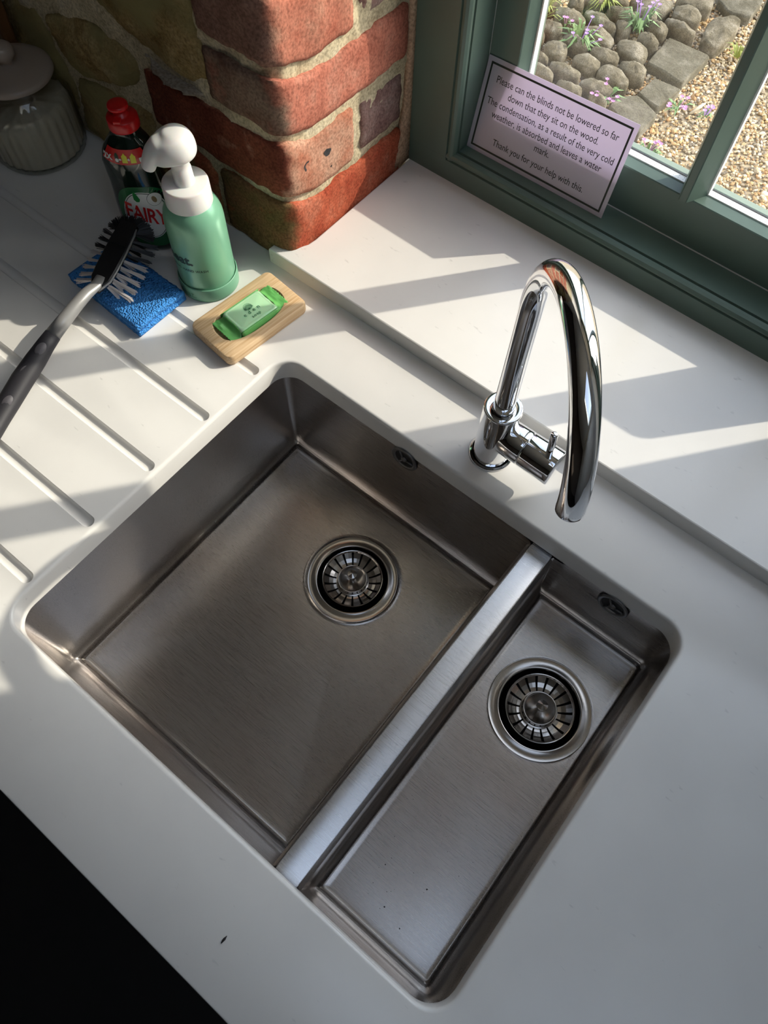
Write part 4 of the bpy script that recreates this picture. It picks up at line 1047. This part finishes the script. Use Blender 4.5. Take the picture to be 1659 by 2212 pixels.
# red band on the neck with two small bottles
band = [(s, 0.1390 + .03 * abs(s + .004) ** 1.0 * .0) for s in np.linspace(-.030, .022, 14)]
lo = [(s, 0.1345 + 6.0 * (s + .004) ** 2) for s in np.linspace(-.031, .0225, 16)]; hi = [(s, 0.1535 + 3.0 * (s + .004) ** 2) for s in np.linspace(-.0215, .0150, 16)]
mb = MB(); rows = []
for t in np.linspace(0, 1, 7): rows.append([bsurf(a[0] * (1 - t) + c[0] * t, a[1] * (1 - t) + c[1] * t, .0004) for a, c in zip(lo, hi)])
fpart('neck_label', mb.loops(rows, False), 'label_red', False)
for sx_ in (-.0045, .0050):
    decal('bottle_print', [(sx_ - .0030, 0.1375), (sx_ + .0030, 0.1375), (sx_ + .0030, 0.1460), (sx_ + .0010, 0.1482), (sx_ + .0006, 0.1495), (sx_ - .0006, 0.1495), (sx_ - .0010, 0.1482), (sx_ - .0030, 0.1460)], 'label_yellow', .0009)
decal('bottle_print', [(-.0155, 0.1380), (-.0110, 0.1375), (-.0108, 0.1460), (-.0122, 0.1495), (-.0135, 0.1495), (-.0152, 0.1465)], 'label_dark', .0009)
decal('bottle_print', oval(-.0131, 0.1410, .0019, .0024, 20), 'label_white', .0012)
decal('code_patch', [(.0118, 0.1380), (.0172, 0.1385), (.0168, 0.1440), (.0114, 0.1435)], 'label_white', .0009)
for body, s0, z0_, sz in (('2X', -.0235, 0.1405, .0085), ('+', .0003, 0.1405, .0050), ('=', -.0095, 0.1405, .0045)):
    v, f = text_mesh(body, sz, 'CENTER', 0, .0004)
    fpart('lettering', MB().add([bsurf(s0 + a * .9, z0_ + b_, .0012) for a, b_ in v], f), 'label_white', False)

# ------------------------------------------------------------------ glass jar of white powder, board behind it
jc = (-0.4987, 0.0524)
M['jar_glass'] = glass_mat('fluted_glass', (.90, .91, .88), 1.3)
M['powder'] = mat('white_powder', (.74, .66, .56), .95, bump=.4, bscale=300); M['lid'] = mat('cream_ceramic', (.40, .33, .27), .3)
jar = empty('glass_jar', (*jc, 0), label='fluted glass storage jar with a domed lid at the dark end of the worktop', cat='jar')
rib = lambda a, z: 1 + (.016 * math.cos(30 * a) if .006 < z < .088 else 0)
prof = [(.0005, .0006), (.0560, .0006), (.0600, .0030), (.0620, .0080), (.0625, .0150), (.0625, .0700), (.0610, .0800), (.0560, .0900), (.0505, .0955), (.0485, .0985), (.0490, .1060), (.0470, .1062), (.0462, .0985), (.0480, .0950), (.0535, .0885), (.0580, .0790), (.0592, .0690), (.0592, .0150), (.0580, .0070), (.0540, .0045), (.0005, .0045)]
obj('body', MB().lathe(prof, (0, 0, 0), 180, rad=rib).bm(), M['jar_glass'], jar)
lid = obj('lid', MB().lathe([(.0005, .1062), (.0520, .1066), (.0535, .1085), (.0530, .1120), (.0500, .1145), (.0400, .1170), (.0260, .1190), (.0120, .1200), (.0085, .1212)], (0, 0, 0), 64).bm(), M['lid'], jar)
obj('knob', MB().lathe([(.0085, .1205), (.0080, .1240), (.0110, .1270), (.0142, .1310), (.0150, .1360), (.0138, .1410), (.0100, .1445), (.0050, .1460), (.0002, .1463)], (0, 0, 0), 40).bm(), M['lid'], lid)
NP = 240
L = []
for r, z in [(.0005, .0052), (.0535, .0052), (.0572, .0085), (.0580, .0150), (.0580, .0600)]:
    L.append([(r * (1 + (.016 * math.cos(30 * 2 * PI * j / NP) if .008 < z else 0)) * math.cos(2 * PI * j / NP), r * (1 + (.016 * math.cos(30 * 2 * PI * j / NP) if .008 < z else 0)) * math.sin(2 * PI * j / NP), z) for j in range(NP)])
for k in (.94, .8, .6, .4, .2, .02):
    L.append([(.058 * k * math.cos(2 * PI * j / NP), .058 * k * math.sin(2 * PI * j / NP), .064 + .010 * (1 - k) + .012 * k * math.cos(2 * PI * j / NP - .6) + .003 * mnoise.noise(Vector((k * 5 * math.cos(2 * PI * j / NP), k * 5 * math.sin(2 * PI * j / NP), 0)))) for j in range(NP)])
pw = obj('powder', MB().loops(L, True, True, True).bm(), M['powder'], None, label='white powder filling the fluted glass jar', cat='powder', kind='stuff'); pw.location = (*jc, 0)
M['board'] = mat('warm_brown_wood', (.13, .055, .016), .5, var=(.19, .085, .03), scale=12)
obj('wooden_board', bbox(-.86, -.540, .082, .100, .0005, .42, .004, 2), M['board'], None, False, label='upright brown wooden board against the stone wall behind the glass jar', cat='board')

# dark crumb on the worktop near its front edge
o = obj('crumb', MB().tube([(-.0030, -.0016, .0006), (-.001, -.0004, .0010), (.0006, .0004, .0010), (.0032, .0018, .0005)], [.0003, .0009, .0011, .0002], 8).bm(), mat('dark_crumb', (.02, .018, .02), .8), None, label='tiny dark crumb on the pale worktop near its front edge', cat='crumb')
o.location = (.3719, -.4859, .0002); o.rotation_euler = (0, 0, math.radians(62))

# ------------------------------------------------------------------ garden outside the window
M['soil'] = mat('pale_soil', (.34, .26, .155), .95, var=(.42, .33, .21), scale=60)
ground = struct('ground', MB().box(-14, 14, .53, 26, GROUND - .3, GROUND).mesh(), 'soil', label='pale gravel yard outside the window')
# view rays turn pixels of the photograph into points of the yard
Rm = cam.rotation_euler.to_matrix(); C0 = Vector(cam.location)
def yard(u, v, z):
    d = Rm @ Vector(((u - 829.5) / 1661.41, (1106 - v) / 1661.41, -1)); t = (z - C0.z) / d.z; q = C0 + d * t; return (q.x, q.y)
px = lambda a, b_: (1120 + a * .325, b_ * .325)
cob = [
 (1, [(1000,245),(1285,370),(1090,555),(850,410)]), (1, [(905,515),(1085,590),(930,715),(795,615)]), (1, [(640,640),(800,630),(930,760),(800,890),(700,800),(600,700)]),
 (0, [(720,255),(860,300),(870,380),(780,405),(650,320),(660,265)]), (0, [(590,420),(690,450),(755,580),(640,560),(520,490),(530,440)]), (0, [(690,395),(860,440),(850,510),(760,510),(660,440)]),
 (0, [(500,295),(690,370),(650,425),(560,400),(470,330)]), (0, [(430,155),(560,180),(655,270),(600,320),(500,270),(425,210)]), (0, [(440,340),(555,400),(540,470),(430,450),(340,380)]),
 (0, [(205,250),(330,290),(330,360),(260,385),(160,310)]), (0, [(220,390),(430,480),(400,530),(300,500),(200,440)]), (0, [(330,212),(430,262),(480,312),(440,332),(350,300),(285,240)]),
 (0, [(180,120),(300,160),(290,235),(200,210),(140,170)]), (0, [(240,50),(330,40),(460,120),(440,180),(340,150),(240,100)]), (0, [(430,60),(560,80),(665,180),(640,210),(540,170),(440,110)]),
 (0, [(600,30),(730,50),(805,110),(770,160),(680,110),(590,60)]), (0, [(650,120),(770,170),(720,235),(650,190)]), (0, [(770,50),(870,60),(940,112),(890,132),(800,100)]),
 (0, [(700,0),(1050,0),(1010,70),(920,90),(800,40)]), (0, [(850,110),(960,150),(1010,200),(960,240),(880,190)]), (0, [(970,110),(1080,150),(1190,210),(1170,250),(1080,210),(985,160)]),
 (0, [(1060,25),(1150,30),(1235,90),(1200,150),(1110,140),(1010,90)]), (0, [(1270,120),(1420,90),(1500,150),(1390,270),(1310,325),(1215,250)]), (0, [(1060,-70),(1310,-60),(1300,62),(1200,62),(1060,10)]),
 (1, [(1340,-120),(1660,-100),(1630,10),(1540,120),(1400,80),(1330,0)]), (0, [(850,205),(940,270),(930,315),(850,290),(780,230)]), (0, [(90,390),(240,480),(230,540),(140,500),(70,440)]),
 (0, [(100,330),(200,370),(200,425),(120,390)]), (0, [(280,520),(430,590),(420,640),(330,610),(240,550)]), (0, [(430,505),(600,560),(650,600),(560,620),(450,585),(400,540)]),
 (0, [(125,190),(180,210),(170,290),(115,270)]), (0, [(330,-20),(430,-20),(440,70),(350,45)]), (0, [(150,-30),(310,-30),(240,48),(170,40)]), (0, [(560,-60),(700,-50),(760,48),(620,20)]),
 (0, [(450,610),(560,630),(600,700),(540,690)]), (0, [(440,-70),(550,-60),(600,20),(450,40)]), (0, [(60,560),(200,620),(180,700),(60,660)]), (0, [(240,660),(400,720),(380,800),(220,740)]),
]
polys = []
pav = empty('paving', (-.45, 2.2, GROUND), kind='structure', label='old weathered stone setts and flags in the gravel yard')
for i, (flat, pl) in enumerate(cob):
    zt = GROUND + (.035 if flat else .050)
    P2 = [yard(*px(*q), zt) for q in pl]
    ar = sum(P2[k][0] * P2[(k + 1) % len(P2)][1] - P2[(k + 1) % len(P2)][0] * P2[k][1] for k in range(len(P2)))
    if ar < 0: P2 = P2[::-1]
    cx = sum(p[0] for p in P2) / len(P2); cy = sum(p[1] for p in P2) / len(P2); polys.append((cx, cy, max(math.hypot(p[0] - cx, p[1] - cy) for p in P2)))
    P2 = [(cx + (x - cx) * .98, cy + (y - cy) * .98) for x, y in P2]
    o = slab_stone('cobble', P2, lambda x, y, h, zt=zt: (x, y, zt + h), 'flag' if flat else 'cobble', pav, .06, .002 if flat else .014, .003 if flat else .0060, i * 2.9, n=40 if flat else 32, chk=0 if flat else 2, rings=(1, .97, .92, .78, .55, .3))
    o.matrix_parent_inverse = Matrix.Translation((.45, -2.2, -GROUND))
# gravel: many small pebbles in one mesh
def icos():
    b_ = bmesh.new(); bmesh.ops.create_icosphere(b_, subdivisions=1, radius=1); v = np.array([q.co[:] for q in b_.verts]); f = np.array([[x.index for x in q.verts] for q in b_.faces]); b_.free(); return v, f
V0, F0 = icos(); NG = 62000
gx = rng.uniform(-1.30, 0.95, NG); gy = rng.uniform(1.05, 3.15, NG)
s = rng.uniform(.0036, .0066, NG) * (1 + .6 * (rng.random(NG) > .95))
sc = np.stack([s * rng.uniform(.8, 1.5, NG), s * rng.uniform(.7, 1.1, NG), s * rng.uniform(.45, .8, NG)], 1)
an = rng.uniform(0, 2 * PI, NG); ca, sa = np.cos(an), np.sin(an)
vv = V0[None] * sc[:, None, :] * (1 + .12 * rng.standard_normal((NG, 12, 1)))
vx = vv[..., 0] * ca[:, None] - vv[..., 1] * sa[:, None]; vy = vv[..., 0] * sa[:, None] + vv[..., 1] * ca[:, None]
tilt = rng.uniform(-.5, .5, NG)[:, None]
vz = vv[..., 2] + vx * tilt * .6
P3 = np.stack([vx + gx[:, None], vy + gy[:, None], vz + (GROUND + .002 + sc[:, 2:3] * rng.uniform(.2, 1.0, NG)[:, None])], -1).reshape(-1, 3)
F3 = (F0[None] + (np.arange(NG) * 12)[:, None, None]).reshape(-1, 3)
me = bpy.data.meshes.new('gravel'); me.vertices.add(len(P3)); me.vertices.foreach_set('co', P3.astype(np.float32).ravel())
me.loops.add(F3.size); me.loops.foreach_set('vertex_index', F3.astype(np.int32).ravel()); me.polygons.add(len(F3))
me.polygons.foreach_set('loop_start', np.arange(0, F3.size, 3, dtype=np.int32)); me.polygons.foreach_set('loop_total', np.full(len(F3), 3, dtype=np.int32)); me.update()
pal = np.array([(.46, .34, .18), (.55, .44, .27), (.62, .54, .40), (.38, .26, .13), (.30, .25, .18), (.58, .50, .36), (.48, .30, .15), (.22, .19, .15), (.66, .60, .50)])
cc = pal[rng.integers(0, len(pal), NG)] * np.array([1.12, 1.04, .92]) * rng.uniform(.75, 1.1, (NG, 1)); rgba = np.c_[cc, np.ones(NG)]
at = me.color_attributes.new('stone_colour', 'FLOAT_COLOR', 'POINT'); at.data.foreach_set('color', np.repeat(rgba, 12, 0).astype(np.float32).ravel())
gm = mat('gravel', (.5, .4, .25), .85); an_ = gm.node_tree.nodes.new('ShaderNodeAttribute'); an_.attribute_name = 'stone_colour'
gm.node_tree.links.new(an_.outputs['Color'], gm.node_tree.nodes['Principled BSDF'].inputs['Base Color'])
obj('gravel', me, gm, None, False, label='golden pea gravel covering the yard round the stones', cat='gravel', kind='stuff')
# small flowering plants between the stones
M['leaf'] = mat('grey_green_leaf', (.16, .26, .09), .6); M['leaf_y'] = mat('yellow_green_leaf', (.30, .34, .07), .6); M['petal'] = mat('purple_petal', (.42, .24, .62), .5); M['petal_p'] = mat('pink_petal', (.50, .22, .42), .5)
def plant(u, v, label, r, nl, nf, leafm, petm, hgt=.06, seed=0):
    rr = random.Random(seed); x, y = yard(*px(u, v), GROUND + .03)
    t = empty('flowering_plant' if nf else 'grass_tuft', (x, y, GROUND + .022), label=label, cat='plant')
    mb = MB()
    for i in range(nl):
        a = rr.uniform(0, 2 * PI); d = Vector((math.cos(a), math.sin(a), 0)); ln = r * rr.uniform(.5, 1.1); up = rr.uniform(.4, 1.1) * hgt; w = Vector((-d.y, d.x, 0)) * (.0045 if nf else .0022)
        b0 = d * .004 + Vector((0, 0, .002)); m1 = d * ln * .55 + Vector((0, 0, up)); tip = d * ln + Vector((0, 0, up * .75))
        mb.add([b0 - w * .4, b0 + w * .4, m1 + w, m1 - w, tip], [(0, 1, 2, 3), (3, 2, 4)])
    obj('foliage', mb.mesh(), M[leafm], t, False, kind='stuff')
    for i in range(nf):
        a = rr.uniform(0, 2 * PI); q = Vector((math.cos(a) * r * rr.uniform(.2, 1), math.sin(a) * r * rr.uniform(.2, 1), hgt * rr.uniform(.9, 1.35))); mb = MB()
        mb.tube([q * .3, q], .0012, 5)
        for k in range(6):
            aa = k * PI / 3; d = Vector((math.cos(aa), math.sin(aa), .3)); w = Vector((-d.y, d.x, 0)) * .5; s_ = .0068
            mb.add([q, q + (d * .6 + w) * s_, q + d * 1.2 * s_, q + (d * .6 - w) * s_], [(0, 1, 2, 3)])
        obj('flower', mb.mesh(), M[petm], t, False)
plant(790, 205, 'grey-green plant with purple flowers in the shade beside the big flagstone', .075, 46, 7, 'leaf', 'petal', .075, 1)
plant(395, 305, 'grey-green plant with purple flowers among the setts above the notice', .085, 50, 6, 'leaf', 'petal', .06, 2)
plant(580, 650, 'pink flowered seedling just above the top edge of the notice', .07, 14, 9, 'leaf', 'petal_p', .03, 3)
plant(310, 180, 'small pink flower beside the left window edge', .03, 8, 3, 'leaf', 'petal_p', .04, 4)
plant(1240, 770, 'low purple flower on bare gravel near the glazing bar', .03, 8, 4, 'leaf', 'petal', .02, 5)
plant(1060, 705, 'pair of pink flowers on gravel below the small flagstone', .06, 10, 7, 'leaf', 'petal_p', .02, 6)
plant(860, 1010, 'dark pink flower at the bottom of the left pane', .05, 24, 5, 'leaf', 'petal_p', .03, 7)
plant(1450, 375, 'yellow-green grass tuft on gravel close to the glazing bar', .06, 40, 0, 'leaf_y', None, .04, 8)
plant(160, 105, 'yellow-green grass blades at the left window edge', .09, 40, 0, 'leaf_y', None, .07, 9)
plant(560, 30, 'bright green grass at the top of the setts', .08, 60, 0, 'leaf_y', None, .05, 10)
a, c = yard(*px(1140, 750), GROUND + .02), yard(*px(1240, 688), GROUND + .02)
obj('twig', MB().tube([(a[0], a[1], GROUND + .018), ((a[0] + c[0]) / 2 + .004, (a[1] + c[1]) / 2, GROUND + .024), (c[0], c[1], GROUND + .020)], [.003, .006, .003], 8).bm(), mat('dry_twig', (.55, .47, .34), .8), None, label='pale dry twig lying on the gravel', cat='twig')
